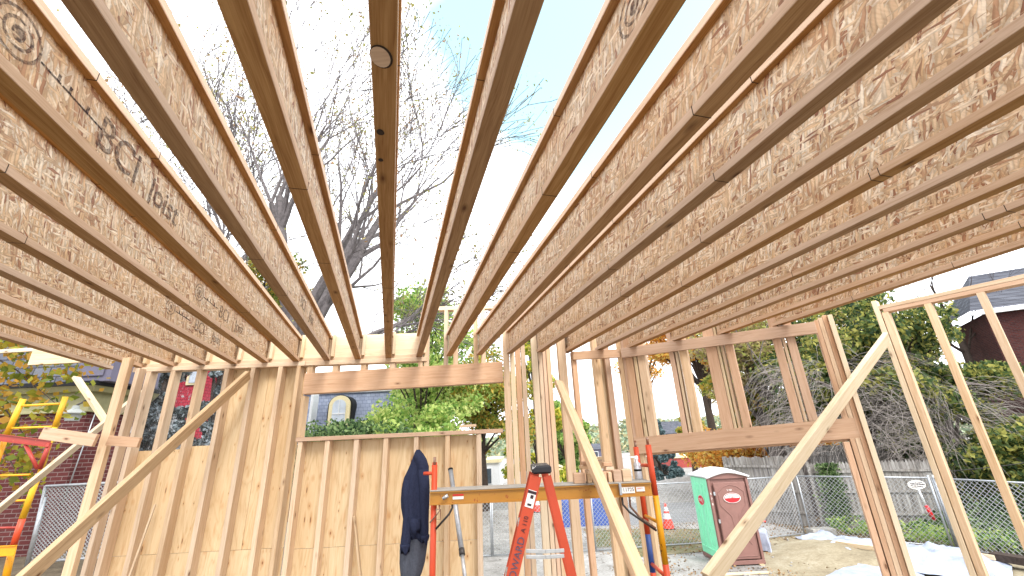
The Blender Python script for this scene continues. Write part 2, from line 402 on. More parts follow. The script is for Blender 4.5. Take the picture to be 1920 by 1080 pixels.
# ------------------------------------------------------------------ mesh helpers
def link(name, me, mat=None, parent=None, mw=None):
    o = bpy.data.objects.new(name, me); col.objects.link(o)
    if mat is not None and me is not None:
        if len(me.materials) == 0:
            for q in (mat if isinstance(mat, (list, tuple)) else [mat]): me.materials.append(q)
    mw = mw or Matrix.Identity(4)
    if parent is not None:
        o.parent = parent; o.matrix_parent_inverse = WM[parent.name].inverted()
    o.matrix_basis = mw
    WM[o.name] = mw.copy()
    return o
WM = {}
def tag(o, label=None, cat=None, group=None, kind=None):
    if label: o['label'] = label
    if cat: o['category'] = cat
    if group: o['group'] = group
    if kind: o['kind'] = kind
    return o
def empty(name, loc, label, cat, group=None, mw=None):
    return tag(link(name, None, None, None, mw or Matrix.Translation(Vector(loc))), label, cat, group)
def bm_mesh(bm, name, smooth=False):
    me = bpy.data.meshes.new(name); bm.to_mesh(me); bm.free()
    if smooth:
        for p in me.polygons: p.use_smooth = True
    return me
def bbox(bm, c, s, mw=None, bev=0):
    g = bmesh.ops.create_cube(bm, size=1)['verts']
    mm = Matrix.Translation(Vector(c)) @ Matrix.Diagonal((s[0], s[1], s[2], 1))
    if mw is not None: mm = mw @ mm
    bmesh.ops.transform(bm, matrix=mm, verts=g)
    if bev:
        es = list({e for v in g for e in v.link_edges})
        bmesh.ops.bevel(bm, geom=es, offset=bev, segments=1, affect='EDGES')
def box(name, c, s, mat, parent=None, mw=None, bev=.003):
    """box centred at c, size s, in world (or in frame mw)"""
    bm = bmesh.new(); bbox(bm, (0, 0, 0), s, None, bev)
    f = (mw or Matrix.Identity(4)) @ Matrix.Translation(Vector(c))
    return link(name, bm_mesh(bm, name), mat, parent, f)
def frame(a, b, up):
    """matrix with X along a->b, Z close to up, origin at middle"""
    a, b, up = Vector(a), Vector(b), Vector(up)
    x = (b - a).normalized(); y = up.cross(x).normalized(); z = x.cross(y)
    mm = Matrix((x, y, z)).transposed().to_4x4(); mm.translation = (a + b) / 2
    return mm, (b - a).length
def board(name, a, b, wy, wz, mat, parent=None, up=(0, 0, 1), bev=.0025, bow=0, twist=0):
    """timber of section wy x wz between a and b; local X runs along it"""
    mm, L = frame(a, b, up)
    bm = bmesh.new(); n = 1
    bbox(bm, (0, 0, 0), (L, wy, wz), None, bev)
    if bow or twist:
        es = [e for e in bm.edges if abs(e.verts[0].co.x - e.verts[1].co.x) > L * .5]
        bmesh.ops.subdivide_edges(bm, edges=es, cuts=8, use_grid_fill=True)
        for v in bm.verts:
            t = v.co.x / L
            v.co.y += bow * (1 - 4 * t * t)
    return link(name, bm_mesh(bm, name), mat, parent, mm)
def tube_bm(bm, pts, rad, sides=8, cap=True):
    pts = [Vector(p) for p in pts]; rings = []
    if not isinstance(rad, (list, tuple)): rad = [rad] * len(pts)
    d0 = (pts[1] - pts[0]).normalized()
    ref = Vector((0, 0, 1)) if abs(d0.z) < .9 else Vector((1, 0, 0))
    u = d0.cross(ref).normalized()
    for i, p in enumerate(pts):
        d = (pts[min(i + 1, len(pts) - 1)] - pts[max(i - 1, 0)]).normalized()
        u = (u - d * u.dot(d)).normalized(); w = d.cross(u)
        rings.append([bm.verts.new(p + (u * math.cos(2 * math.pi * k / sides) + w * math.sin(2 * math.pi * k / sides)) * rad[i]) for k in range(sides)])
    for a, b in zip(rings, rings[1:]):
        for k in range(sides):
            bm.faces.new((a[k], a[(k + 1) % sides], b[(k + 1) % sides], b[k]))
    if cap:
        bm.faces.new(rings[0][::-1]); bm.faces.new(rings[-1])
def tube(name, pts, rad, mat, parent=None, sides=10, smooth=True):
    bm = bmesh.new(); tube_bm(bm, pts, rad, sides)
    return link(name, bm_mesh(bm, name, smooth), mat, parent)
def poly(name, verts, faces, mat, parent=None, mw=None, smooth=False):
    me = bpy.data.meshes.new(name); me.from_pydata([tuple(v) for v in verts], [], faces); me.update()
    if smooth:
        for p in me.polygons: p.use_smooth = True
    return link(name, me, mat, parent, mw)
def text_mesh(s, size, depth=.0012):
    cu_ = bpy.data.curves.new('lettering', 'FONT'); cu_.body = s; cu_.size = size; cu_.extrude = depth
    ob = bpy.data.objects.new('lettering_src', cu_); col.objects.link(ob)
    dg = bpy.context.evaluated_depsgraph_get()
    me = bpy.data.meshes.new_from_object(ob.evaluated_get(dg))
    bpy.data.objects.remove(ob); me.materials.clear()
    return me
def text(name, s, size, mw, mat, parent, depth=.0012):
    return link(name, text_mesh(s, size, depth), mat, parent, mw)
def basis(o, x, y):
    x, y = Vector(x).normalized(), Vector(y).normalized(); z = x.cross(y).normalized(); y = z.cross(x)
    mm = Matrix((x, y, z)).transposed().to_4x4(); mm.translation = Vector(o); return mm

# ================================================================== SETTING
G = CAMH - 3.2
def plane(name, pts, z, mat, kind='structure'):
    o = poly(name, [(p[0], p[1], z) for p in pts], [list(range(len(pts)))], mat)
    return tag(o, kind=kind)
plane('ground', [(-400, -60), (400, -60), (400, 500), (-400, 500)], G, M['gravel'])
plane('sand_yard', [(4.3, 4), (13, 4), (12.4, 12.2), (11.6, 14.4), (9.4, 16.3), (7.4, 15.6), (6.6, 13.6), (4.5, 9.0)], G + .004, M['sand'])
plane('grass_strip', [(2.2, 15.6), (7.6, 15.9), (8.2, 17.4), (2.4, 18.8)], G + .008, M['leafygrass'])
plane('leafy_verge', [(3.4, 14.2), (6.2, 14.6), (6.6, 15.85), (3.0, 15.55)], G + .012, M['leafygrass'])
plane('road', [(3, 19.2), (60, 21), (60, 29), (3, 26)], G + .006, M['asphalt'])
plane('fence_bed', [(9.4, 16.0), (11.9, 13.4), (12.1, 8), (40, 8), (40, 22), (9.4, 22)], G + .010, M['soil'])
# hill far away
hv, hf = [], []
nxh, nyh = 60, 10
for j in range(nyh):
    for i in range(nxh):
        X = -160 + i * 8; Y = 150 + j * 14
        hgt = 9 * math.exp(-((X - 60) / 90) ** 2) + 3 * noise.noise(Vector((X * .03, Y * .03, 1)))
        hv.append((X, Y, G - 1 + hgt * min(1, j / 5) + (0 if j else -3)))
for j in range(nyh - 1):
    for i in range(nxh - 1):
        a = j * nxh + i; hf.append((a, a + 1, a + 1 + nxh, a + nxh))
tag(poly('hill', hv, hf, M['hill'], smooth=True), kind='structure')
# raised soil beside the brick house, and the building's own floor deck
terr = bmesh.new(); bbox(terr, (-16.2, 6.9, G / 2 + .06), (21.6, 7.6, -G + .12))
tag(link('terrace', bm_mesh(terr, 'terrace'), M['soil']), kind='structure')
dk = [(-5.3, -5.5), (5.4, -5.5), (5.4, 3.2), (4.3, 4.62), (3.2, 4.5), (1.45, 5.5), (-5.3, 5.3)]
fl = poly('floor_deck', [(x, y, 0) for x, y in dk] + [(x, y, -.22) for x, y in dk], [tuple(range(7))[::-1], tuple(range(7, 14))] + [(i, (i + 1) % 7, (i + 1) % 7 + 7, i + 7) for i in range(7)], M['floorply'])
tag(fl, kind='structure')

# ================================================================== I-JOISTS
AZ = R(-16.1)
jd = Vector((math.sin(AZ), math.cos(AZ), 0)); jn = Vector((math.cos(AZ), -math.sin(AZ), 0))
ZJ, DJ, FW, FT = 2.76, .328, .079, .041
NAMES = {0: 'I-joist running straight overhead up the middle of the photo, with a big round knot underneath'}
ordl = ['first', 'second', 'third', 'fourth', 'fifth', 'sixth', 'seventh', 'eighth', 'ninth', 'tenth', 'eleventh']
def lab(k):
    if k == 0: return NAMES[0]
    if k == 11: return 'outermost I-joist on the right, above the two-by-four side wall'
    if k == -9: return 'outermost I-joist on the left, ending at the corner stud'
    return 'wooden I-joist overhead, %s to the %s of the central knotty one' % (ordl[abs(k) - 1], 'right' if k > 0 else 'left')
def perp_c(k): return -.083 + (.387 if k < 8 else .3855) * k
# far bearing line: back wall plane, then the angled ledger
WP, WAZ = (0, 5.52), 88
LP, LAZ = Vector((1.427, 5.579, 0)), 121
def hit(c, P, az):
    wx, wy = math.sin(R(az)), math.cos(R(az))
    # jn*c + jd*s on line through P with direction w
    q = Vector((wy, -wx, 0)); return (q.dot(Vector((P[0], P[1], 0))) - q.dot(jn) * c) / q.dot(jd)
S0 = -1.6
for k in range(-9, 12):
    c = perp_c(k)
    s1 = hit(c, WP, WAZ) + .05
    if k >= 7: s1 = min(s1, hit(c, LP, LAZ) + .06)
    if k == 5: s1 += .05
    if k == 6: s1 += .10
    L = s1 - S0
    o3 = jn * c + jd * ((s1 + S0) / 2)
    mw = Matrix((jd, -jn, Vector((0, 0, 1)))).transposed().to_4x4(); mw.translation = Vector((o3.x, o3.y, ZJ))
    j = empty('i_joist', None, lab(k), 'joist', 'I-joists spanning overhead', mw)
    for nm, z in (('bottom_flange', FT / 2), ('top_flange', DJ - FT / 2)):
        bm = bmesh.new(); bbox(bm, (0, 0, z), (L, FW, FT), None, .002)
        mk = bm.faces.layers.int.new('m'); bm.normal_update()
        for f in bm.faces: f.material_index = 2 if abs(f.normal.z) > .9 else 0  # face and edge really differ; underside shade is painted into the split too
        for f in bm.faces: f[mk] = 1
        for _ in range(4):          # glue lines of the laminated flange, 1 mm proud
            x = rnd.uniform(-L / 2 + .3, L / 2 - .3)
            bbox(bm, (x, 0, z), (.0035, FW + .0016, FT + .0016))
        for f in bm.faces:
            if f[mk] != 1: f.material_index = 1
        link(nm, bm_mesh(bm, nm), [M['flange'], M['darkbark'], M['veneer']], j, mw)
    bm = bmesh.new(); bbox(bm, (0, 0, DJ / 2), (L, .013, DJ - 2 * FT + .02))
    link('web', bm_mesh(bm, 'web'), M['osb'], j, mw)
    def on_web(s, z, side):      # frame on the web face, reading near to far (left joists) or far to near (right joists)
        base_ = jn * (c + side * .0075) + jd * s; base_ = Vector((base_.x, base_.y, z))
        return basis(base_, jd * (1 if side > 0 else -1), (0, 0, 1))
    def logo(s, z, side, r_=.075):
        bm = bmesh.new()
        for rr in (r_, r_ * .62):
            n = 28
            vo_, vi_ = [], []
            for q in range(n):
                a = 2 * math.pi * q / n
                vo_.append(bm.verts.new((rr * 1.15 * math.cos(a), rr * math.sin(a), 0))); vi_.append(bm.verts.new(((rr - .011) * 1.15 * math.cos(a), (rr - .011) * math.sin(a), 0)))
            for q in range(n): bm.faces.new((vo_[q], vo_[(q + 1) % n], vi_[(q + 1) % n], vi_[q]))
        bmesh.ops.create_circle(bm, cap_ends=True, segments=14, radius=r_ * .32)
        bbox(bm, (r_ * 1.2 + .17, -.01, 0), (.34, .008, .0008))
        for tx in (.10, .16, .26): bbox(bm, (r_ + tx, .004, 0), (.014, .03, .0009))
        link('stamp_emblem', bm_mesh(bm, 'stamp_emblem'), M['stamp'], j, on_web(s, z, side))
    if k == -3:
        logo(1.36, ZJ + .18, 1, .085)
        text('stamp_lettering', 'BCI', .21, on_web(1.78, ZJ + .095, 1), M['stamp'], j)
        text('stamp_lettering', 'Joist', .18, on_web(2.20, ZJ + .095, 1), M['stamp'], j)
    if k == -4:
        logo(3.9, ZJ + .18, 1)
        text('stamp_lettering', 'BCI', .17, on_web(4.36, ZJ + .11, 1), M['stamp'], j)
        text('stamp_lettering', 'Joist', .15, on_web(4.82, ZJ + .11, 1), M['stamp'], j)
    if k == -5:
        logo(4.35, ZJ + .18, 1)
        text('stamp_lettering', 'BCI', .17, on_web(4.88, ZJ + .11, 1), M['stamp'], j)
        text('stamp_lettering', 'Joist', .15, on_web(5.36, ZJ + .11, 1), M['stamp'], j)
    if k == -2:
        text('stamp_lettering', 'BCI', .15, on_web(3.95, ZJ + .12, 1), M['stamp'], j)
        text('stamp_lettering', 'Joist', .14, on_web(4.4, ZJ + .12, 1), M['stamp'], j)
    if k == 2:
        logo(.80, ZJ + .17, -1, .085)
    if k == 0:      # the big tight knot and two small ones, real discs in the underside
        for px, py, r1 in ((713, 107, .030), (712, 248, .012), (713, 300, .008)):
            P = at_z(px, py, ZJ - .0012)
            bm = bmesh.new()
            for rr, zz in ((r1 * 1.14, 0), (r1, -.0012)):
                gg = bmesh.ops.create_circle(bm, cap_ends=True, segments=20, radius=rr)['verts']
                for v in gg: v.co.z += zz; v.co.y *= 1.25; v.co.x += (0 if zz else .003)
            bmesh.ops.recalc_face_normals(bm, faces=bm.faces)
            me = bm_mesh(bm, 'knot'); me.materials.append(M['darkbark']); me.materials.append(M['flange'])
            me.polygons[0].material_index = 0
            if r1 > .02: me.polygons[1].material_index = 1
            o = bpy.data.objects.new('knot', me); col.objects.link(o); o.parent = j; o.matrix_parent_inverse = mw.inverted(); o.matrix_basis = Matrix.Translation(P); WM[o.name] = o.matrix_basis.copy()

# ================================================================== BACK WALL (studs, plates, header, sheathing)
wdir = Vector((math.sin(R(WAZ)), math.cos(R(WAZ)), 0)); wn_ = Vector((-wdir.y, wdir.x, 0))   # wn_ points away from camera
def W(px, py, off=0):
    p0 = Vector((WP[0], WP[1], 0)) + wn_ * off
    return at_w(px, py, p0, WAZ)
UP = Vector((0, 0, 1))
def stud_on(parent, p, zb, zt, wid, dep, mat, dirn=wdir, back=wn_, name='stud'):
    """p: front left edge point (x,y); stud wid along dirn, dep away from camera"""
    c = Vector((p.x, p.y, 0)) + dirn * wid / 2 + back * dep / 2
    return board(name, c + UP * zb, c + UP * zt, wid, dep, mat, parent, up=back)
SD = .125
# left part
wl = empty('framed_wall', (-3.9, 5.45, 0), 'plywood-sheathed stud wall on the left, with open bays near its top left', 'stud wall')
zpl = 2.76
tops = [277, 322, 371, 422, 471, 522]
for i, x in enumerate(tops):
    p = W(x, 688)
    stud_on(wl, p, 0, zpl - .06, .056, SD, M['spruce'])
pA, pB = W(250, 690), W(572, 677)
def plate(parent, a, b, z0, z1, dep, mat, off=0, name='top_plate'):
    a = Vector((a.x, a.y, (z0 + z1) / 2)) + wn_ * (dep / 2 + off); b = Vector((b.x, b.y, (z0 + z1) / 2)) + wn_ * (dep / 2 + off)
    return board(name, a, b, dep, z1 - z0, mat, parent)
plate(wl, pA, pB, zpl - .058, zpl - .002, SD, M['spruce'])
# rim board behind the joist ends
pR0, pR1 = W(250, 680), W(786, 670)
rim = plate(wl, pR0, pR1, zpl + .002, zpl + .345, .045, M['cream'], SD - .05, 'rim_board')
plate(wl, pR0, pR1, zpl - .001, zpl + .045, .04, M['spruce'], SD - .092, 'blocking')
for i in range(-8, 2):            # squash blocks beside each joist end
    c = perp_c(i) + .062
    s = hit(c, WP, WAZ) + .02
    q = jn * c + jd * s
    board('squash_block', q + UP * (zpl + .046), q + UP * (zpl + .345), .035, .09, M['cream'], wl, up=jd)
# sheathing sheets
def sheet(parent, x0, x1, zb, zt, off, name='sheathing', mat=None):
    a = Vector((x0.x, x0.y, 0)) + wn_ * off; b = Vector((x1.x, x1.y, 0)) + wn_ * off
    c = (a + b) / 2; wd = (b - a).length
    return board(name, Vector((c.x, c.y, zb)), Vector((c.x, c.y, zt)), wd, .016, mat or M['ply'], parent, up=wn_, bev=.001)
def sx(px, py=900): return W(px, py, SD)
off = SD + .012
zsill = 1.80
za = 1.745
xs = [sx(205, 850), sx(322, 850), sx(398, 850)]
seam = .62
def at_pl(x, z):      # wall point for a given picture column measured at plate height 688
    p = W(x, 688); return p
e0, e1, e2, e3, e4 = W(262, 688), W(371, 688), W(424, 688), W(497, 688), W(567, 688)
for a, b, z0, z1 in ((e0, e1, seam + .004, za), (e1, e2, seam + .004, za + .03), (e0, e2, 0, seam), (e2, e3, seam + .004, zpl), (e3, e4, seam + .004, zpl), (e2, e4, 0, seam)):
    sheet(wl, a, b - wdir * .004, z0, z1, off)
# window part
ww = empty('framed_wall', (-1.6, 5.5, 0), 'stud wall with a wide window opening under a thick header, sweatshirt hanging before it', 'stud wall')
pS0, pS1 = W(555, 824), W(943, 803)
plate(ww, pS0, pS1, zsill - .03, zsill + .018, SD + .03, M['fir'], -.012, 'window_sill')
for x in (560, 611, 665, 720, 777, 835, 893):
    p = W(x, 818 - (x - 560) * .04)
    stud_on(ww, p, 0, zsill - .032, .056 if x != 777 else .05, SD, M['spruce'])
h0, h1 = W(569, 720), W(943, 697)
def slab4(parent, name, p00, p10, zl0, zl1, zr0, zr1, dep, mat, offv=0):
    """header whose height is measured at both ends"""
    a = Vector((p00.x, p00.y, (zl0 + zl1) / 2)) + wn_ * (dep / 2 + offv); b = Vector((p10.x, p10.y, (zr0 + zr1) / 2)) + wn_ * (dep / 2 + offv)
    return board(name, a, b, dep, ((zl1 - zl0) + (zr1 - zr0)) / 2, mat, parent)
slab4(ww, 'header', h0, h1, W(569, 739).z, W(569, 700).z, W(943, 716).z, W(943, 678).z, .10, M['fir'], .0)
for x in (556, 572):
    p = W(x, 690)
    stud_on(ww, p, (0 if x == 556 else zsill + .02), zpl - .06 if x == 556 else W(572, 742).z, .048, SD, M['spruce'])
plate(ww, W(573, 677), W(800, 672), zpl - .058, zpl - .002, SD, M['spruce'])
for x in (576, 623, 676, 730):       # cripples between plate and header
    p = W(x, 690, .02)
    stud_on(ww, p, W(x, 700).z - .03, zpl - .06, .07, .10, M['spruce'], name='cripple_stud')
f0, f1, f2, f3 = W(565, 824), W(720, 815), W(777, 811), W(899, 808)
for a, b, z0, z1 in ((f0, f2, .60 + .004, zsill - .035), (f2, f3, .60 + .004, zsill - .035), (f0, f2, 0, .60), (f2, f3, 0, .60)):
    sheet(ww, a, b - wdir * .004, z0, z1, off)
board('wood_offcut', W(862, 803, .03) + UP * .022, W(893, 801, .03) + UP * .022, .05, .03, M['spruce'], ww)
# tall part right of the joist ends: studs that run past the joists to a high plate
wt_ = empty('framed_wall', (.3, 5.6, 0), 'tall open stud wall behind the stepladder, studs running up past the joists', 'stud wall')
ztall = 3.40
def S(px, py, wid_px, zb, zt, dep=SD, off=0, mat='spruce', parent=None, name='stud'):
    p = W(px, py, off); q = W(px + wid_px, py, off)
    return stud_on(parent or wt_, p, zb, zt, (q - p).length, dep, M[mat], name=name)
zh = W(943, 678).z
for x, w_ in ((785, 8), (796, 7), (832, 7), (850, 8), (888, 8), (902, 8)):
    S(x, 655, w_, zh - .035, ztall if x > 820 else zpl + .33, .10, .02, name='cripple_stud')
a_, b_ = W(822, 580, .02), W(925, 577, .02)
plate(wt_, a_, b_, ztall, ztall + .055, .1, M['cream'])
for x, py, w_, mat in ((944, 690, 12, 'spruce'), (957, 690, 9, 'cream')):
    S(x, py, w_, 0, ztall, mat=mat)
S(967, 690, 10, 0, ztall, dep=.10, off=.06, mat='fir')
S(978, 690, 8, 0, ztall, dep=.10, off=.05)
for x, w_, mat, off_ in ((996, 11, 'cream', 0), (1008, 7, 'spruce', .01), (1016, 6, 'fir', .012), (1023, 8, 'spruce', .02)):
    S(x, 650, w_, 0, ztall, mat=mat, off=off_)
S(1045, 650, 15, 0, ztall, mat='spruce'); S(1073, 680, 9, 0, W(1073, 660).z + .01, mat='fir', off=.01)
# short ledger left
l0, l1 = W(1073, 668), W(1160, 663)
slab4(wt_, 'ledger', l0, l1, W(1073, 676).z, W(1073, 660).z, W(1158, 671).z, W(1158, 656).z, .04, M['fir'], -.04)
# low sill and cheek of the small window right of the ladder
S(1115, 700, 13, 0, ztall, mat='spruce', off=.16); S(1127, 700, 7, 0, ztall, mat='cream', off=.24); S(1137, 700, 10, 0, ztall, mat='fir', off=.16)
q0, q1 = W(1098, 860, .4), W(1152, 857, .4)
plate(wt_, q0, q1, q0.z - .04, q0.z, .14, M['cream'], .4, 'window_sill')
plate(wt_, q0, q1, q0.z - .15, q0.z - .045, .04, M['spruce'], .4, 'apron_board')

# ================================================================== ANGLED RIGHT WALL
ldir = Vector((math.sin(R(LAZ)), math.cos(R(LAZ)), 0)); ln = Vector((-ldir.y, ldir.x, 0))
if ln.y < 0: ln = -ln
def Lw(px, py, off=0): 
    p0 = LP + ln * off
    return at_w(px, py, p0, LAZ)
wr = empty('framed_wall', (2.4, 5.0, 0), 'angled window wall on the right with a long ledger and heavy double header', 'stud wall')
a, b = Lw(1166, 663), Lw(1530, 615)
def bar2(name, a, b, hgt, dep, mat, parent, off=0):
    return board(name, a + ln * (dep / 2 + off), b + ln * (dep / 2 + off), dep, hgt, mat, parent)
bar2('ledger', a, b, .128, .04, M['fir'], wr, -.042)
zL0, zL1 = Lw(1190, 824).z, Lw(1190, 848).z
zR0, zR1 = Lw(1605, 782).z, Lw(1612, 822).z
a, b = Lw(1190, 836), Lw(1608, 802)
a.z = (zL0 + zL1) / 2; b.z = (zR0 + zR1) / 2
bar2('header', a, b, ((zL0 - zL1) + (zR0 - zR1)) / 2 + .02, .05, M['fir'], wr, 0)
bar2('header', a - UP * .022, b - UP * .022, ((zL0 - zL1) + (zR0 - zR1)) / 2 + .02, .05, M['fir'], wr, .055)
def T(px, py, w_px, zb, zt, dep, off, mat, name='stud'):
    p = Lw(px, py, off); q = Lw(px + w_px, py, off)
    c = Vector((p.x, p.y, 0)) + ldir * (q - p).length / 2 + ln * dep / 2
    return board(name, c + UP * zb, c + UP * zt, (q - p).length, dep, M[mat], wr, up=ln)
# corner triple at the left end
for x, w_, mat, of in ((1160, 9, 'spruce', 0), (1170, 6, 'fir', .01), (1177, 6, 'spruce', .02)):
    T(x, 690, w_, 0, 3.3, .13, of, mat)
ztop = 3.25
def zbeam(px): return Lw(px, 824 - (px - 1190) * .102).z + .005
for x, y, w_, dep, of, mat in ((1190, 800, 14, .14, .0, 'fir'), (1206, 800, 6, .14, .0, 'cream'), (1214, 800, 15, .14, .0, 'spruce'),
                               (1278, 800, 9, .14, .0, 'fir'), (1290, 800, 5, .14, .02, 'cream'), (1299, 800, 15, .14, 0, 'spruce'),
                               (1353, 800, 22, .14, .0, 'fir'), (1376, 800, 5, .14, .0, 'cream'), (1384, 800, 6, .14, .02, 'spruce'), (1393, 800, 16, .14, 0, 'fir'),
                               (1489, 790, 17, .14, .0, 'fir'), (1508, 790, 6, .14, 0, 'spruce'), (1517, 790, 18, .14, 0, 'fir')):
    T(x, y, w_, zbeam(x), ztop, dep, of, mat, 'cripple_stud')
plx0, plx1 = Lw(1166, 560, .02), Lw(1530, 520, .02)
board('top_plate', Vector((plx0.x, plx0.y, ztop + .03)) + ln * .07, Vector((plx1.x, plx1.y, ztop + .03)) + ln * .07, .14, .056, M['spruce'], wr)
# posts at the right end of the opening
zc = 2.755
cp = Lw(1529, 615)
x0 = 0
for i, (w_, mat) in enumerate(((.042, 'fir'), (.042, 'spruce'), (.042, 'fir'))):
    c = Vector((cp.x, cp.y, 0)) + ldir * (x0 + w_ / 2 + .002) + ln * .07
    board('stud', c, c + UP * (zc + (.02 * i)), w_ - .003, .14, M[mat], wr, up=ln); x0 += w_
c = Vector((cp.x, cp.y, 0)) + ldir * (x0 + .026) + ln * .055
board('stud', c, c + UP * (zc + .03), .044, .17, M['cream'], wr, up=ln)
for i, px in enumerate((1592, 1600)):
    pass
c = Vector((cp.x, cp.y, 0)) - ldir * .03 + ln * .07
board('trimmer', c, Vector((c.x, c.y, Lw(1600, 824).z - .02)), .05, .13, M['fir'], wr, up=ln)

# ================================================================== RIGHT SIDE WALL (two-by-four)
ws = empty('framed_wall', (4.6, 4.5, 0), 'light two-by-four side wall at the far right with a doubled top plate', 'stud wall')
ZP = 2.90
pa, pb = at_z(1657, 586, ZP), at_z(1920, 531, ZP)
sdir = (pb - pa).normalized(); sn = Vector((-sdir.y, sdir.x, 0))
if sn.x < 0: sn = -sn
pb2 = pa + sdir * 2.6
for z0, nm in ((ZP + .022, 'fir'), (ZP + .068, 'spruce')):
    board('top_plate', pa + UP * (z0 - ZP) + sn * .06 - sdir * (.03 if nm == 'spruce' else 0), pb2 + UP * (z0 - ZP) + sn * .06, .12, .043, M[nm], ws)
zfloor_s = 0
for (px, py, wpx) in ((1659, 586, 12), (1739, 570, 12), (1838, 549, 14)):
    p = at_w(px, py, pa, math.degrees(math.atan2(sdir.x, sdir.y)))
    c = Vector((p.x, p.y, 0)) + sn * .06
    board('stud', c + UP * zfloor_s, c + UP * ZP, .062, .12, M['spruce'], ws, up=sn)
board('stud', pa - sdir * .055 + sn * .05 - UP * pa.z, pa - sdir * .055 + sn * .05 + UP * .16, .05, .11, M['cream'], ws, up=sn)
sb = pa + sdir * 2.6
bfa = Vector((pa.x, pa.y, -.05)) + sn * .06; bfb = Vector((sb.x, sb.y, -.05)) + sn * .06
board('bottom_plate', bfa + UP * .03, bfb + UP * .03, .13, .05, M['spruce'], ws)

# ================================================================== BRACES AND LOOSE BOARDS
def lone(name, a, b, wy, wz, mat, up, label, cat='board', group=None, bow=0):
    mm, L = frame(a, b, up)
    bm = bmesh.new(); bbox(bm, (0, 0, 0), (L, wy, wz), None, .0025)
    if bow:
        es = [e for e in bm.edges if abs(e.verts[0].co.x - e.verts[1].co.x) > L * .5]
        bmesh.ops.subdivide_edges(bm, edges=es, cuts=10, use_grid_fill=True)
        for v in bm.verts:
            t = v.co.x / L; v.co.z += bow * (1 - 4 * t * t)
    return tag(link(name, bm_mesh(bm, name), mat, None, mm), label, cat, group)
lone('diagonal_brace', at_y(465, 703, 5.33), at_y(30, 1100, 3.4), .05, .115, M['old'], (0, 1, .25), 'long wooden brace slanting from the wall top down to the lower left corner', 'brace')
pA1 = at_y(1662, 634, 4.62); pA2 = at_y(1325, 1092, 3.15)
lone('diagonal_brace', pA1, pA2, .045, .142, M['cream'], (0, -.4, 1), 'broad pale brace slanting in front of the brown toilet to the right side wall', 'brace')
lone('diagonal_brace', at_y(432, 400 + 0, 6) if 0 else at_y(268, 735, 5.9), at_y(-8, 960, 5.0), .04, .085, M['cream'], (0, 1, .2), 'pale brace running down to the left edge in front of the brick house', 'brace')
lone('leaning_board', at_y(143, 708, 6.3), at_y(205, 800, 6.0), .04, .10, M['cream'], (0, 1, .1), 'short pale offcut tilted beneath the overhanging pale plank on the left', 'board')
lone('diagonal_brace', at_y(1047, 716, 4.7), at_y(1205, 1092, 2.75), .045, .09, M['spruce'], (1, .8, .1), 'thin brace slanting past the scaffold plank, right of the stepladder', 'brace')
lone('scrap_board', at_y(80, 812, 4.62), at_y(180, 826, 4.58), .035, .12, M['fir'], (0, .05, 1), 'short horizontal board nailed left of the leaning corner stud', 'board')
lone('scrap_board', at_y(203, 826, 4.72), at_y(262, 830, 4.72), .035, .10, M['fir'], (0, .05, 1), 'short pinkish board nailed right of the leaning corner stud', 'board')
lone('leaning_board', at_y(291, 946, 5.40), at_y(236, 1100, 5.2), .02, .02, M['old'], (0, 1, 0), 'thin stick leaning against the sheathing behind the long brace', 'stick')
lone('leaning_board', at_y(665, 968, 5.45), at_y(678, 1100, 5.25), .02, .05, M['old'], (0, 1, 0), 'narrow grey offcut leaning in a stud bay left of the sweatshirt', 'stick')
# corner stud (its own leaning post) and pair behind it
cpst = at_y(227, 665, 4.75); cpb = at_y(140, 985, 4.75)
pc = Vector(((cpst.x + at_y(247, 672, 4.75).x) / 2, 4.79, 0))
lone('corner_post', pc, pc + UP * (ZJ - .005), .095, .06, M['spruce'], (0, 1, 0), 'upright stud at the left corner under the outermost joist', 'post')
for px, Y, wpx, mat, lb in ((205, 5.15, 8, 'spruce', 'narrow upright stud just right of the left corner post'),):
    p = at_y(px + 18, 850, Y)
    lone('corner_post', Vector((p.x, p.y, 0)), Vector((p.x, p.y, 2.70)), .05, .10, M[mat], (0, 1, 0), lb, 'post')
# overhanging pale plank at the left
pz0 = at_y(52, 686, 5.55); pz1 = at_y(225, 676, 5.4)
rb1, rb2 = at_y(58, 668, 5.56), at_y(330, 668, 5.50)
pl = link('overhanging_plank', None) if 0 else None
lone('overhanging_plank', at_y(60, 669, 5.62), at_y(250, 659, 5.52), .04, .235, M['cream'], (0, 0, 1), 'wide pale plank sticking out past the left end of the wall', 'plank')
lone('overhanging_plank', at_y(-30, 661, 5.75), at_y(110, 653, 5.75), .04, .05, M['cream'], (0, 0, 1), 'thin pale strip behind the wide overhanging plank, reaching the left edge', 'plank')

# clear film over the open bays at the left
fm = []
fa, fb = W(262, 690, SD + .05), W(424, 688, SD + .05)
nU, nV = 24, 30
for j_ in range(nV + 1):
    for i_ in range(nU + 1):
        p = fa.lerp(fb, i_ / nU); z = .2 + (2.70 - .2) * j_ / nV
        d = .012 * noise.noise(Vector((i_ * .5, j_ * .35, 3)))
        fm.append((p.x + wn_.x * d, p.y + wn_.y * d, z))
ff = [(j_ * (nU + 1) + i_, j_ * (nU + 1) + i_ + 1, (j_ + 1) * (nU + 1) + i_ + 1, (j_ + 1) * (nU + 1) + i_) for j_ in range(nV) for i_ in range(nU)]
tag(poly('plastic_film', fm, ff, M['film'], smooth=True), 'clear crinkled plastic film stretched behind the open bays of the left wall', 'plastic sheet')

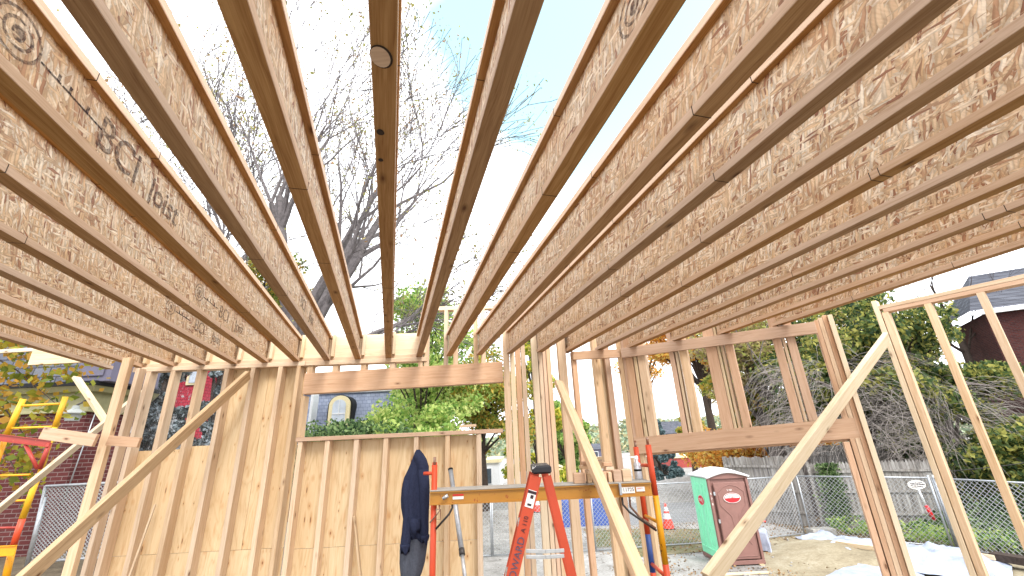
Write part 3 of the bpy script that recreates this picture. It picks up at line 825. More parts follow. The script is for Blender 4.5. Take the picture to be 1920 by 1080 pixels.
# ================================================================== SWEATSHIRT
def jacket():
    root = empty('hanging_sweatshirt', (-.75, 4.2, .3), 'navy sweatshirt hanging by its hood from the scaffold end', 'sweatshirt')
    Y = 4.0
    prof = [(843, 781, 787), (848, 778, 791), (858, 774, 797), (868, 770, 802), (880, 765, 804), (895, 758, 804), (915, 754, 805), (935, 752, 805), (950, 752, 804), (970, 756, 804), (985, 758, 803), (1000, 762, 802), (1012, 766, 799)]
    def loft(name, prof, thick, folds, mat, seed, yo=0):
        verts, faces = [], []; n = 40
        for r_, (py, l, rr) in enumerate(prof):
            a, b = at_y(l, py, Y + yo), at_y(rr, py, Y + yo)
            c = (a + b) / 2; w_ = (b - a).length / 2
            for q in range(n):
                t = 2 * math.pi * q / n
                amp = min(1, r_ / 3)
                fo = 1 + amp * (.10 * math.sin(folds * t + seed + r_ * .12) + .07 * math.sin((folds * 2 + 3) * t + r_ * .25 + seed * 2))
                x = c.x + w_ * math.cos(t) * (1 + .02 * math.sin(r_ * 1.3 + t * 2)); y = c.y + min(w_ * .9, thick) * math.sin(t) * fo
                verts.append((x, y, c.z + .01 * math.sin(t * 3 + seed) * (r_ == len(prof) - 1) * 2))
        for r_ in range(len(prof) - 1):
            for q in range(n):
                a = r_ * n + q; b = r_ * n + (q + 1) % n
                faces.append((a, b, b + n, a + n))
        faces.append(list(range(n))[::-1]); k = (len(prof) - 1) * n; faces.append([k + q for q in range(n)])
        o = poly(name, verts, faces, mat, root, smooth=True)
        return o
    loft('body', prof, .10, 7, M['navy'], .4)
    low = [(985, 757, 803), (1005, 753, 803), (1030, 750, 800), (1055, 749, 797), (1075, 751, 791), (1090, 755, 786)]
    loft('lining', low, .08, 6, M['greycloth'], 1.3, .02)
    s1 = [(900, 757, 772), (930, 755, 773), (960, 757, 774), (990, 754, 772), (1015, 752, 770), (1033, 753, 768)]
    loft('sleeve', s1, .05, 4, M['navy'], 2.2, -.07)
    s2 = [(880, 784, 803), (910, 786, 804), (940, 787, 805), (970, 789, 804), (995, 790, 804), (1012, 790, 802)]
    loft('sleeve', s2, .05, 4, M['navy'], .9, -.08)
    c1 = [(1022, 751, 768), (1033, 752, 768)]
    loft('cuff', [(1020, 750, 769), (1024, 750, 769), (1032, 751, 768), (1035, 752, 767)], .052, 9, M['navy'], 2.0, -.072)
    loft('cuff', [(1003, 789, 805), (1007, 789, 805), (1014, 790, 803), (1017, 791, 802)], .052, 9, M['navy'], 1.0, -.082)
    # hood fold crossing the front
    loft('hood', [(850, 777, 793), (862, 778, 800), (876, 781, 804), (890, 786, 804), (900, 792, 803)], .06, 5, M['navy'], 3.0, -.055)
    loft('pocket', [(972, 770, 787), (980, 768, 789), (990, 769, 789), (998, 771, 787)], .04, 6, M['navy'], 3.4, -.085)
jacket()

# ================================================================== SCAFFOLD
sc_ = empty('baker_scaffold', (.9, 3.7, 0), 'painted steel scaffold carrying a plank across the room behind the stepladder', 'scaffold')
def pxv(px, py, Y, zb=0.0, zt=None): 
    p = at_y(px, py, Y); return p
YF, YB = 3.62, 4.5
# plank
A, B = at_y(806, 935, YF), at_y(1222, 917, YF)
up_ = Vector((0, 0, 1))
def chan(name, a, b, hgt, mat, parent, y=0):
    bm = bmesh.new(); mm, L = frame(a, b, (0, 0, 1))
    bbox(bm, (0, .006, 0), (L, .004, hgt - .006), None)
    bbox(bm, (0, -.0, hgt / 2 - .003), (L, .030, .006), None)
    bbox(bm, (0, -.0, -hgt / 2 + .003), (L, .030, .006), None)
    return link(name, bm_mesh(bm, name), mat, parent, mm)
yy = lambda P, d: Vector((P.x, P.y + d, P.z))
chan('side_rail', A, B, .092, M['beam'], sc_)
chan('side_rail', yy(A, .22), yy(B, .22), .092, M['beam'], sc_)
bm = bmesh.new(); mm, L = frame(yy(A, .11), yy(B, .11), (0, 0, 1)); bbox(bm, (0, 0, .053), (L, .235, .010), None, .002)
link('deck', bm_mesh(bm, 'deck'), M['concrete'], sc_, mm)
# left end frame
def postp(px_top, py_top, Y, zbot=0.02, r_=.021):
    p = at_y(px_top, py_top, Y); return p, Vector((p.x, p.y, zbot))
t1, b1 = postp(811, 872, YF + .05)
pA = at_y(815, 872, YF + .05)
tube('post', [Vector((pA.x, pA.y, .02)), pA], .0235, M['orange'], sc_, 12)
tube('coupling_pin', [pA, pA + UP * .06], .012, M['rust'], sc_, 8)
pL2 = at_y(790, 878, YB - .1)
tube('post', [Vector((pA.x - .14, pA.y + .75, .02)), Vector((pA.x - .14, pA.y + .75, pA.z))], .0235, M['orange'], sc_, 12)
for dz in (-.06, -.62, -.98):
    tube('rung', [pA + UP * dz, Vector((pA.x - .14, pA.y + .75, pA.z + dz))], .015, M['orange'], sc_, 8)
tube('rung', [pA + UP * (-.06), pA + Vector((-.09, .02, -.06))], .013, M['orange'], sc_, 8)
# diagonal knee braces
kx = at_y(849, 946, YF + .02)
tube('knee_brace', [at_y(848, 938, YF + .02), at_y(848, 952, YF + .02), at_y(842, 964, YF + .02), at_y(817, 992, YF + .02)], .008, M['darksteel'], sc_, 8)
tube('spring_latch', [at_y(806, 980, YF + .0), at_y(818, 966, YF), at_y(824, 958, YF), at_y(824, 946, YF)], .006, M['rust'], sc_, 6)
tube('spring_latch', [at_y(818, 955, YF), at_y(826, 955, YF), at_y(826, 974, YF), at_y(818, 974, YF), at_y(818, 955, YF)], .0035, M['rust'], sc_, 6)
tube('hook_pin', [at_y(830, 935, YF - .03), at_y(840, 929, YF - .03)], .014, M['alu'], sc_, 8)
# right end frame: near post (orange top, yellow below), far post (orange / blue)
def seg_post(px, py, Y, segs, r_=.0235):
    top = at_y(px, py, Y)
    zs = top.z
    for (dz, mat) in segs:
        z2 = max(zs - dz, .02)
        tube('post', [Vector((top.x, top.y, z2)), Vector((top.x, top.y, zs))], r_, M[mat], sc_, 12)
        zs = z2 - .0005
    return top
tN = seg_post(1215, 834, YF + .04, [(.37, 'orange'), (.46, 'yellow'), (3, 'orange')])
tF = seg_post(1192, 838, YF + .52, [(.70, 'orange'), (.28, 'bluepaint'), (.12, 'orange'), (.10, 'bluepaint'), (3, 'orange')])
for t in (tN, tF): tube('coupling_pin', [t, t + UP * .055], .011, M['rust'], sc_, 8)
for dz, mat in ((-.155, 'orange'), (-.56, 'yellow'), (-.92, 'orange'), (-1.16, 'orange')):
    tube('rung', [tN + UP * dz, tF + UP * (dz)], .014, M[mat], sc_, 8)
tube('knee_brace', [at_y(1166, 930, YF + .06), at_y(1168, 946, YF + .06), at_y(1180, 960, YF + .06), at_y(1231, 995, YF + .05)], .008, M['darksteel'], sc_, 8)
tube('knee_brace', [at_y(1180, 930, YF + .3), at_y(1182, 950, YF + .3), at_y(1200, 970, YF + .3), at_y(1228, 990, YF + .05)], .009, M['rust'], sc_, 8)
box('hook_pin', at_y(1163, 917, YF - .02), (.018, .03, .085), M['steel'], sc_)
# stickers on the rail
def sticker(cx, cy, w_, h_, mat, parent, Y, name='sticker'):
    p = at_y(cx, cy, Y); bm = bmesh.new(); bbox(bm, (0, 0, 0), (w_, .0012, h_)); 
    return link(name, bm_mesh(bm, name), mat, parent, Matrix.Translation(p) @ Matrix.Rotation(math.atan2((B - A).z, (B - A).x) * -1, 4, 'Y'))
YS = YF - .0025
sticker(1178, 919, .10, .043, M['paper'], sc_, YS)
sticker(1201, 917, .065, .032, M['paper'], sc_, YS)
def face_text(s, size, cx, cy, Y, mat, parent, rot=0, name='lettering'):
    p = at_y(cx, cy, Y); mwt = basis(p, (math.cos(rot), 0, math.sin(rot)), (-math.sin(rot), 0, math.cos(rot)))
    return text(name, s, size, mwt, mat, parent, .0006)
face_text('11725', .036, 1168, 922, YS - .0015, M['ink'], sc_, .02)
face_text('SAFETY', .014, 1195, 917.5, YS - .0015, M['redsign'], sc_, .02)
sticker(859, 933.5, .085, .020, M['paper'], sc_, YS); sticker(859, 928, .085, .010, M['redsign'], sc_, YS)

# ---- things on the plank
topz = lambda px, Y: (at_y(px, 925 - (px - 1000) * .043, YF).z + .064)
def on_deck(px, Y): 
    # column px, at depth Y, standing on the deck
    p = at_y(px, 905, Y); dz = (B.z - A.z) / (B.x - A.x)
    return Vector((p.x, Y, A.z + dz * (p.x - A.x) + .0585))
bt = on_deck(1199, 3.80)
bo = empty('spray_bottle', bt, 'frosted spray bottle with a dark band standing at the right end of the plank', 'bottle')
bm = bmesh.new(); prof = [(0, 0), (.030, 0), (.031, .01), (.031, .10), (.028, .12), (.012, .135), (.012, .15), (.0, .15)]
def lathe(bm, prof, n=18, c=(0, 0, 0)):
    rings = []
    for r_, z in prof:
        if r_ == 0: rings.append([bm.verts.new((c[0], c[1], c[2] + z))])
        else: rings.append([bm.verts.new((c[0] + r_ * math.cos(2 * math.pi * k / n), c[1] + r_ * math.sin(2 * math.pi * k / n), c[2] + z)) for k in range(n)])
    for a, b in zip(rings, rings[1:]):
        if len(a) == 1 and len(b) == 1: continue
        for k in range(n):
            k2 = (k + 1) % n
            if len(a) == 1: bm.faces.new((a[0], b[k2], b[k]))
            elif len(b) == 1: bm.faces.new((a[k], a[k2], b[0]))
            else: bm.faces.new((a[k], a[k2], b[k2], b[k]))
lathe(bm, prof); link('bottle_body', bm_mesh(bm, 'bottle_body', True), M['clear'], bo, Matrix.Translation(bt))
bm = bmesh.new(); lathe(bm, [(.0316, .0), (.0316, .016)]); link('band', bm_mesh(bm, 'band', True), M['black'], bo, Matrix.Translation(bt + UP * .062))
bm = bmesh.new(); bbox(bm, (0, 0, .165), (.03, .02, .03), None, .004); bbox(bm, (-.03, 0, .17), (.035, .012, .012), None, .002); bbox(bm, (-.018, 0, .145), (.006, .008, .03), None, .001)
link('trigger', bm_mesh(bm, 'trigger'), M['white'], bo, Matrix.Translation(bt))
# row of wood blocks
k = 0
xs_ = [(1076, 22, .075), (1101, 9, .07), (1112, 7, .06), (1120, 8, .075), (1130, 8, .072), (1140, 8, .07), (1150, 16, .085), (1167, 17, .088)]
dsc = ['leftmost broad block', 'second block from the left', 'third block from the left', 'fourth block from the left', 'block just left of the slanting brace', 'block just right of the slanting brace', 'broad block', 'broad rightmost block']
for (px, wp, hh), ds in zip(xs_, dsc):
    b0 = on_deck(px, 3.69); b1_ = on_deck(px + wp - 1, 3.69)
    tag(box('wood_block', (b0 + b1_) / 2 + UP * hh / 2, ((b1_ - b0).length, .09, hh), M['spruce' if k % 2 else 'fir']), ds + ' in the row of offcuts on the scaffold plank', 'wood block', 'offcut blocks on the scaffold plank'); k += 1
# short stacked blocks behind
st = [(1087, 872, 16, 7), (1092, 865, 12, 7), (1098, 880, 14, 7), (1130, 866, 16, 8), (1134, 874, 15, 8), (1130, 882, 18, 8), (1120, 892, 30, 11)]
base_y = 3.78
for i, (px, py, wp, hp) in enumerate(st):
    p = at_y(px + wp / 2, py, base_y); q = at_y(px + wp / 2, py + hp, base_y)
    w_ = at_y(px + wp, py, base_y).x - at_y(px, py, base_y).x
    lb = ['block at the left of the upper stack behind the brace', 'topmost small block left of the brace', 'lower block left of the brace', 'topmost block of the stack right of the brace', 'second block down of the stack right of the brace', 'third block down of the stack right of the brace', 'long bottom block of the stack on the plank'][i]
    tag(box('wood_block', (p + q) / 2, (w_, .10, (p - q).length - .003), M['fir' if i % 2 else 'spruce']), lb, 'wood block', 'stacked offcuts on the scaffold plank')

# ================================================================== STEPLADDER
ld = empty('stepladder', (.2, 2.8, 0), 'orange fibreglass stepladder with a paint-splashed black top', 'stepladder')
YL = 2.78
capc = (at_y(999, 883, YL) + at_y(1032, 883, YL)) / 2
def rail(name, ptop, pbot, wd, dep, mat):
    a, b = ptop, pbot
    mm, L = frame(a, b, (0, 1, 0))
    bm = bmesh.new()
    bbox(bm, (0, 0, -.004 - dep / 2 + .004), (L, wd, .005)); bbox(bm, (0, wd / 2 - .003, 0), (L, .006, dep)); bbox(bm, (0, -wd / 2 + .003, 0), (L, .006, dep))
    return link(name, bm_mesh(bm, name), mat, ld, mm)
f_top, f_bot = at_y(1010, 888, YL), None
def extend(pt, px, py, Y, z=0.0):
    q = at_y(px, py, Y); d = (q - pt); t = (z - pt.z) / d.z
    return pt + d * t
rt_l = at_y(1005, 892, YL); rb_l = extend(rt_l, 963, 1070, YL)
rt_r = at_y(1026, 892, YL); rb_r = extend(rt_r, 1071, 1070, YL)
DEP = .30
for dy, spread in ((0, 0), (DEP, .0)):
    o = Vector((0, dy, 0)); sp = Vector((0, dy * .25, 0))
    rail('front_rail', rt_l + o, rb_l + o + sp, .068, .026, M['fibre'])
    rail('rear_rail', rt_r + o, rb_r + o + sp, .046, .026, M['fibre'])
box('top_cap', capc + Vector((0, DEP / 2, .008)), (.118, DEP + .07, .046), M['blackplastic'], ld, bev=.010)
for i in range(1, 5):
    t = i * .19
    a = rt_l.lerp(rb_l, t); 
    box('step', a + Vector((.0, DEP / 2 + .02, 0)), (.07, DEP + .02, .022), M['alu'], ld)
sa, sb_ = at_y(985, 1033, YL), at_y(1058, 1033, YL)
for dz, dy in ((0, -.02), (-.055, -.021)):
    a = at_y(986, 1033 if dz == 0 else 1044, YL - .016); b = at_y(1058 if dz == 0 else 1058, 1032 if dz == 0 else 1042, YL - .016)
    mid = (a + b) / 2 + UP * -.004
    board('spreader', a, mid, .004, .020, M['alu'], ld); board('spreader', mid, b, .004, .020, M['alu'], ld)
for p in (rb_l, rb_r, rb_l + Vector((0, DEP * 1.25, 0)), rb_r + Vector((0, DEP * 1.25, 0))):
    box('foot', Vector((p.x, p.y, .02)), (.08, .05, .04), M['black'], ld)
# sticker and marker writing on the front rail
dv = (rt_l - rb_l).normalized(); sv = Vector((dv.z, 0, -dv.x))
yf = Vector((0, -.0185, 0))
def on_rail(t, dx=0): return rt_l + (rb_l - rt_l) * t + sv * dx + yf
bm = bmesh.new(); bbox(bm, (0, 0, 0), (.050, .095, .001))
link('warning_label', bm_mesh(bm, 'warning_label'), M['paper'], ld, basis(on_rail(.085), sv, dv))
bm = bmesh.new(); bbox(bm, (0, .036, .001), (.05, .016, .001)); bbox(bm, (0.004, .012, .001), (.018, .02, .001)); bbox(bm, (0, -.032, .001), (.024, .012, .001))
link('warning_print', bm_mesh(bm, 'warning_print'), M['ink'], ld, basis(on_rail(.085) - Vector((0, .0006, 0)), sv, dv))
text('marker_lettering', 'J.J. HOWARD', .056, basis(on_rail(.435, .020) - Vector((0, .0012, 0)), dv, -sv), M['blueink'], ld, .0005)
text('marker_lettering', 'A 110', .036, basis(on_rail(.205, .012) - Vector((0, .0012, 0)), dv, -sv), M['ink'], ld, .0005)
link('tape_band', bm_mesh((lambda b: (bbox(b, (0, 0, 0), (.072, .03, .002)), b)[1])(bmesh.new()), 'tape_band'), M['paper'], ld, basis(on_rail(.50), sv, dv))

# steel prop leaning by the scaffold
pr = empty('steel_prop', at_y(860, 1080, 4.6), 'grey telescopic steel prop leaning on the wall right of the sweatshirt', 'prop')
a = at_y(845, 882, 5.2); b = at_y(866, 1035, 4.75); c = at_y(873, 1092, 4.6)
tube('outer_tube', [a, b], .026, M['steel'], pr, 12); tube('inner_tube', [b, c], .019, M['alu'], pr, 12)
tube('collar', [b - (c - b).normalized() * .03, b + (c - b).normalized() * .03], .030, M['darksteel'], pr, 12)
tube('end_cap', [a, a + (a - b).normalized() * .02], .029, M['black'], pr, 12)
lone('dark_batten', at_y(847, 900, 5.25), at_y(862, 1000, 5.0), .02, .03, M['darksteel'], (0, 1, 0), 'thin dark bar leaning just behind the steel prop', 'bar')

# ================================================================== LEFT SCAFFOLD TOWER
s2 = empty('scaffold_tower', at_y(40, 1060, 6.2), 'yellow and red scaffold tower outside the left wall', 'scaffold')
YT = 6.0
def pt(px, py, Y=YT): return at_y(px, py, Y)
def tubes(nm, pts, mat, r_=.026): return tube(nm, pts, r_, M[mat], s2, 10)
tubes('post', [pt(44, 748), pt(12, 816), ], 'byellow', .034); tubes('post', [pt(12, 816), pt(-18, 900)], 'yellow', .032)
tubes('post', [pt(123, 744), pt(103, 800)], 'byellow', .032); 
tubes('post', [pt(103, 800), pt(74, 890)], 'byellow', .028)
tubes('post', [pt(73, 888), pt(42, 972)], 'byellow', .034); tubes('post', [pt(42, 973), pt(24, 1026)], 'orange', .034); tubes('post', [pt(24, 1027), pt(8, 1095)], 'yellow', .036)
for a, b, mt, r_ in (((38, 761), (112, 757), 'byellow', .016), ((22, 803), (98, 800), 'byellow', .015), ((-10, 892), (56, 890), 'yellow', .014), ((24, 939), (50, 938), 'yellow', .014), ((-10, 990), (34, 989), 'redpaint', .014)):
    tubes('rung', [pt(*a), pt(*b)], mt, r_)
chan('side_rail', pt(-20, 818, YT - .12), pt(93, 832, YT - .12), .085, M['redpaint'], s2)
tubes('knee_brace', [pt(48, 834, YT - .1), pt(70, 878, YT - .1)], 'redpaint', .022); tubes('knee_brace', [pt(93, 830, YT - .1), pt(74, 880, YT - .1)], 'redpaint', .026)
chan('side_rail', pt(-20, 1034, YT - .15), pt(28, 1032, YT - .15), .11, M['yellow'], s2)

# ================================================================== CHAIN LINK FENCE
def clf(name, a, b, hgt, label, pitch=.125, wire=.0062, group='chain-link panels round the yard', lean=0):
    a, b = Vector(a), Vector(b)
    root = empty(name, a, label, 'fence panel', group)
    d = (b - a); L = d.length; d.normalize(); nrm = Vector((-d.y, d.x, 0))
    up = (UP * math.cos(lean) + nrm * math.sin(lean)) if lean else UP
    r_ = .021
    bm = bmesh.new()
    tube_bm(bm, [a + up * .03, a + up * (hgt - .02)], r_, 8); tube_bm(bm, [b + up * .03, b + up * (hgt - .02)], r_, 8)
    tube_bm(bm, [a + up * (hgt - .02), b + up * (hgt - .02)], r_, 8); tube_bm(bm, [a + up * .05, b + up * .05], r_ * .9, 8)
    link('pipe_frame', bm_mesh(bm, 'pipe_frame', True), M['steel'], root)
    vs, fs = [], []
    def seg(u0, v0, u1, v1, o):
        p = a + d * u0 + up * v0; q = a + d * u1 + up * v1
        w = nrm * o
        t = (q - p).normalized(); s = nrm.cross(t).normalized()
        k = len(vs)
        for e in (p, q):
            for c_ in ((s * wire), (-s * wire * .6 + nrm * wire), (-s * wire * .6 - nrm * wire)): vs.append(e + c_ + w)
        for i in range(3): fs.append((k + i, k + (i + 1) % 3, k + 3 + (i + 1) % 3, k + 3 + i))
    h0_, h1_ = .05, hgt - .03; H_ = h1_ - h0_; n = int(L / pitch) + int(H_ / pitch) + 2
    for i in range(n):
        u = i * pitch - H_
        u0, u1 = max(u, 0), min(u + H_, L)
        if u1 > u0:
            seg(u0, h0_ + (u0 - u), u1, h0_ + (u1 - u), .003)
            seg(u0, h1_ - (u0 - u), u1, h1_ - (u1 - u), -.003)
    poly('wire_mesh', vs, fs, M['wire'], root)
    return root
FH = 1.82
cA = at_z(1515, 1005, G); cB = at_z(1787, 1029, G); cC = at_z(1990, 1066, G); 
fL = [Vector((-7.5, 14.7, G)), Vector((-4.3, 14.85, G)), Vector((-1.0, 15.0, G)), at_z(1075, 1036, G)]
clf('chainlink_panel', fL[1], fL[2], FH, 'chain-link panel seen through the gap left of the tall studs')
clf('chainlink_panel', fL[2] + Vector((.05, 0, 0)), at_z(1113, 1035, G), FH, 'chain-link panel before the blue tarpaulin, behind the stepladder')
clf('chainlink_panel', at_z(1118, 1035, G), at_z(1372, 1017, G), FH, 'chain-link panel between the scaffold end and the green toilet')
clf('chainlink_panel', at_z(1378, 1017, G), at_z(1509, 1004, G), FH, 'chain-link panel directly right of the brown toilet')
clf('chainlink_panel', cA + Vector((.1, -.05, 0)), cB, FH, 'chain-link panel in front of the ivy and grey board fence')
clf('chainlink_panel', cB + Vector((.05, -.06, 0)), cC, FH, 'rightmost chain-link panel, running toward the right edge')
clf('chainlink_panel', at_y(50, 1062, 7.4), at_y(50, 1062, 7.4) + Vector((1.5, .25, 0)), 1.15, 'small chain-link panel leaning by the brick house on the left', lean=-.1, pitch=.055)
tag(tube('fence_pole', [at_y(50, 1062, 7.2), at_y(84, 932, 7.2)], .028, M['steel']), 'loose steel pole leaning by the small panel at the brick house', 'pole')
for px in (1738, 1748):
    a0 = at_z(px + 44, 1029, G); 
    tag(tube('fence_pole', [Vector((a0.x, a0.y - .1, G)), Vector((a0.x, a0.y - .1, G + 1.88))], .024, M['steel']), 'upright steel pole where two panels meet, the %s of the pair' % ('left one' if px == 1738 else 'right one'), 'pole', 'poles at the fence joint')
a0 = at_z(1960, 1000, G)

# ================================================================== PORTABLE TOILET
def toilet():
    n0 = at_z(1356, 1063, G); n1 = at_z(1436, 1059, G); b0 = at_z(1306, 1055, G)
    u = (n1 - n0); wF = u.length; u.normalize()
    v = Vector((-u.y, u.x, 0))
    if v.y < 0: v = -v
    wS = 1.18
    u = u; wF = 1.12
    mw = basis(n0, u, v)      # local x = front width, y = depth, z = up
    root = empty('portable_toilet', n0, 'brown and green portable toilet with a domed white roof', 'portable toilet')
    Hb = 1.98
    def lb(nm, c, s, mat, bev=.01, parent=root): 
        bm = bmesh.new(); bbox(bm, c, s, None, bev); return link(nm, bm_mesh(bm, nm), mat, parent, mw)
    lb('body', (wF / 2, wS / 2 + .03, .12 + Hb / 2), (wF - .08, wS - .04, Hb), M['brown'])
    # green side panel facing left with ribs
    bm = bmesh.new(); bbox(bm, (.012, wS / 2 + .03, .12 + Hb / 2), (.03, wS - .10, Hb - .02), None, .006)
    for yy_ in (.30, .46, .74, .90): bbox(bm, (-.008, yy_, .12 + Hb / 2), (.022, .05, Hb - .30), None, .008)
    bbox(bm, (-.008, wS / 2 + .03, .30), (.02, wS - .2, .035), None, .006)
    link('side_panel', bm_mesh(bm, 'side_panel'), M['green'], root, mw)
    for z in (.3, .6, .9, 1.2, 1.5, 1.8):
        pass
    # corner posts
    for x in (.03, wF - .03): lb('corner_post', (x, .02, .12 + Hb / 2), (.075, .075, Hb), M['brown'], .012)
    # front head with gable
    gv = [(0, 0, Hb + .10), (wF, 0, Hb + .10), (wF, 0, Hb + .13), (wF / 2, 0, Hb + .30), (0, 0, Hb + .13)]
    vv = gv + [(x, .06, z) for x, y, z in gv]; n = 5
    poly('gable', vv, [tuple(range(5)), tuple(range(9, 4, -1))] + [(i, (i + 1) % 5, (i + 1) % 5 + 5, i + 5) for i in range(5)], M['brown'], root, mw)
    dr = lb('door', (wF / 2 + .01, -.02, .14 + .93), (wF - .24, .035, 1.84), M['brown'], .012)
    bm = bmesh.new()      # moulded ribs of the door
    fr = -.042
    def rib(p, q, w_=.022):
        p, q = Vector((p[0], fr, p[1])), Vector((q[0], fr, q[1])); mm_, L_ = frame(p, q, (0, 1, 0)); bbox(bm, (0, 0, 0), (L_, w_, .016), mm_, .004)
    cx = wF / 2 + .01
    for sx_ in (-1, 1):
        rib((cx + sx_ * .34, 1.42), (cx + sx_ * .10, 1.16)); rib((cx + sx_ * .10, 1.16), (cx + sx_ * .06, .80)); rib((cx + sx_ * .06, .80), (cx + sx_ * .30, .48))
        rib((cx + sx_ * .36, 1.75), (cx + sx_ * .34, 1.42)); rib((cx + sx_ * .36, 1.75), (cx + sx_ * .18, 1.88)); rib((cx + sx_ * .18, 1.88), (cx, 1.93))
        rib((cx + sx_ * .42, .22), (cx + sx_ * .42, 1.9), .016)
    rib((cx - .38, .22), (cx + .38, .22), .016)
    bmesh.ops.recalc_face_normals(bm, faces=bm.faces)
    link('moulding', bm_mesh(bm, 'moulding'), M['brown'], dr, mw)
    for z in (.35, 1.05, 1.72):
        lb('hinge', (.115, -.045, z), (.05, .02, .09), M['steel'], .004, dr)
    # base skid
    lb('base', (wF / 2, wS / 2, .075), (wF + .02, wS + .04, .10), M['brown'], .01)
    for x in (.12, wF - .12): lb('skid', (x, wS / 2, .0), (.12, wS + .16, .07), M['old'], .006)
    # roof: rounded dome from front gable profile
    vs_, fs_ = [], []; NU, NV = 16, 12
    for j_ in range(NV + 1):
        for i_ in range(NU + 1):
            u_ = i_ / NU * 2 - 1; v_ = j_ / NV * 2 - 1
            hh = (.20 * (1 - abs(u_) ** 1.6) + .03) * (1 - .35 * abs(v_) ** 4) + .02
            vs_.append((wF / 2 + u_ * (wF / 2 + .05), wS / 2 + v_ * (wS / 2 + .07), Hb + .12 + hh))
    for j_ in range(NV):
        for i_ in range(NU):
            a_ = j_ * (NU + 1) + i_; fs_.append((a_, a_ + 1, a_ + NU + 2, a_ + NU + 1))
    o = poly('roof', vs_, fs_, M['white'], root, mw, True)
    sm = o.modifiers.new('s', 'SOLIDIFY'); sm.thickness = .05; sm.offset = -1
    # oval signs
    def oval(nm, c, ax, ay, rx, ry, par):
        bm = bmesh.new()
        for rr, off_, mi in ((1, 0, 1), (.93, .0015, 0)):
            vsx = [bm.verts.new((rx * rr * math.cos(2 * math.pi * q / 28), ry * rr * math.sin(2 * math.pi * q / 28), off_)) for q in range(28)]
            f = bm.faces.new(vsx); f.material_index = mi
        m2 = mw @ basis(c, ax, ay)
        return link(nm, bm_mesh(bm, nm), [M['redsign'], M['paper']], par, m2), m2
    # front: white upper half with red lower half, lettering across
    so_, m2 = oval('sign', (cx + .0, -.060, 1.60), (1, 0, 0), (0, 0, 1), .235, .125, dr)
    bm = bmesh.new(); vsx = [bm.verts.new((.20 * math.cos(math.pi * q / 20), .10 * math.sin(math.pi * q / 20), .0045)) for q in range(21)]; bm.faces.new(vsx)
    link('sign_top', bm_mesh(bm, 'sign_top'), M['paper'], so_, m2)
    text('sign_lettering', 'mej', .15, m2 @ Matrix.Translation((-.125, -.022, .006)), M['redsign'], so_, .0006)
    so2, m3 = oval('sign', (-.022, .60, 1.50), (0, -1, 0), (0, 0, 1), .20, .13, root)
    text('sign_lettering', 'mej', .16, m3 @ Matrix.Translation((-.13, -.03, .006)), M['paper'], so2, .0006)
    # unit number above the sign, and the same down the corner post
    text('unit_number', '5 108', .06, mw @ basis((cx - .10, -.047, 1.775), (1, 0, 0), (0, 0, 1)), M['paper'], dr, .0008)
    for i_, ch in enumerate('678'):
        text('unit_number', ch, .075, mw @ basis((.008, -.020, 1.70 - i_ * .13), (1, 0, 0), (0, 0, 1)), M['paper'], root, .0008)
toilet()

# boards under / near the toilet
lone('scrap_plank', at_z(1440, 1073, G + .03), at_z(1320, 1079, G + .03), .10, .035, M['cream'], (0, 0, 1), 'pale scrap plank lying on the ground before the toilet', 'plank')

# ================================================================== CONES
def cone(px, py, label, sc=1.0):
    p = at_z(px, py, G)
    r_ = empty('traffic_cone', p, label, 'traffic cone', 'traffic cones beyond the fence')
    bm = bmesh.new(); bbox(bm, (0, 0, .02), (.40, .40, .04), None, .01)
    link('base', bm_mesh(bm, 'base'), M['black'], r_, Matrix.Translation(p))
    H_ = .95 * sc
    rad = lambda z: .19 * (1 - z / H_) + .030
    for z0, z1, mt, nm in ((.04, .38, 'conered', 'cone_body'), (.38, .58, 'white', 'reflective_band'), (.58, .66, 'conered', 'cone_body'), (.66, .82, 'white', 'reflective_band'), (.82, .95, 'conered', 'cone_body')):
        bm = bmesh.new(); lathe(bm, [(rad(z0 * sc), z0 * sc), (rad(z1 * sc), z1 * sc)] + ([(0, z1 * sc)] if z1 > .9 else []), 18)
        link(nm, bm_mesh(bm, nm, True), M[mt], r_, Matrix.Translation(p))
cone(1254, 992, 'red and white traffic cone standing between the scaffold and the green toilet', .92)
cone(1428, 979, 'traffic cone half hidden to the right of the brown toilet', .80)
cone(1008, 960, 'traffic cone glimpsed between the legs of the stepladder', .85)

# blue tarpaulin heap (covered stack) behind fence
def drape(name, c, s, mat, label, seed, cat='tarpaulin'):
    vs_, fs_ = [], []; n = 26
    for j_ in range(n + 1):
        for i_ in range(n + 1):
            u_, v_ = i_ / n * 2 - 1, j_ / n * 2 - 1
            e = max(abs(u_), abs(v_))
            h = s[2] * (1 if e < .82 else max(0, 1 - ((e - .82) / .18) ** .6))
            h *= 1 + .05 * noise.noise(Vector((u_ * 2 + seed, v_ * 2, 0)))
            vs_.append((c[0] + u_ * s[0] * (1 + .03 * noise.noise(Vector((v_ * 6, seed, u_ * 3)))), c[1] + v_ * s[1] * (1 + .04 * noise.noise(Vector((u_ * 9, seed, 2)))), c[2] + h))
    for j_ in range(n):
        for i_ in range(n):
            a_ = j_ * (n + 1) + i_; fs_.append((a_, a_ + 1, a_ + n + 2, a_ + n + 1))
    return tag(poly(name, vs_, fs_, mat, smooth=True), label, cat)
bp = at_z(1100, 988, G)
drape('blue_tarpaulin', (bp.x + .15, bp.y + 1.0, G), (1.55, .9, 1.22), M['tarpblue'], 'blue tarpaulin over a square stack behind the fence', 3)
gp = at_z(1290, 950, G)

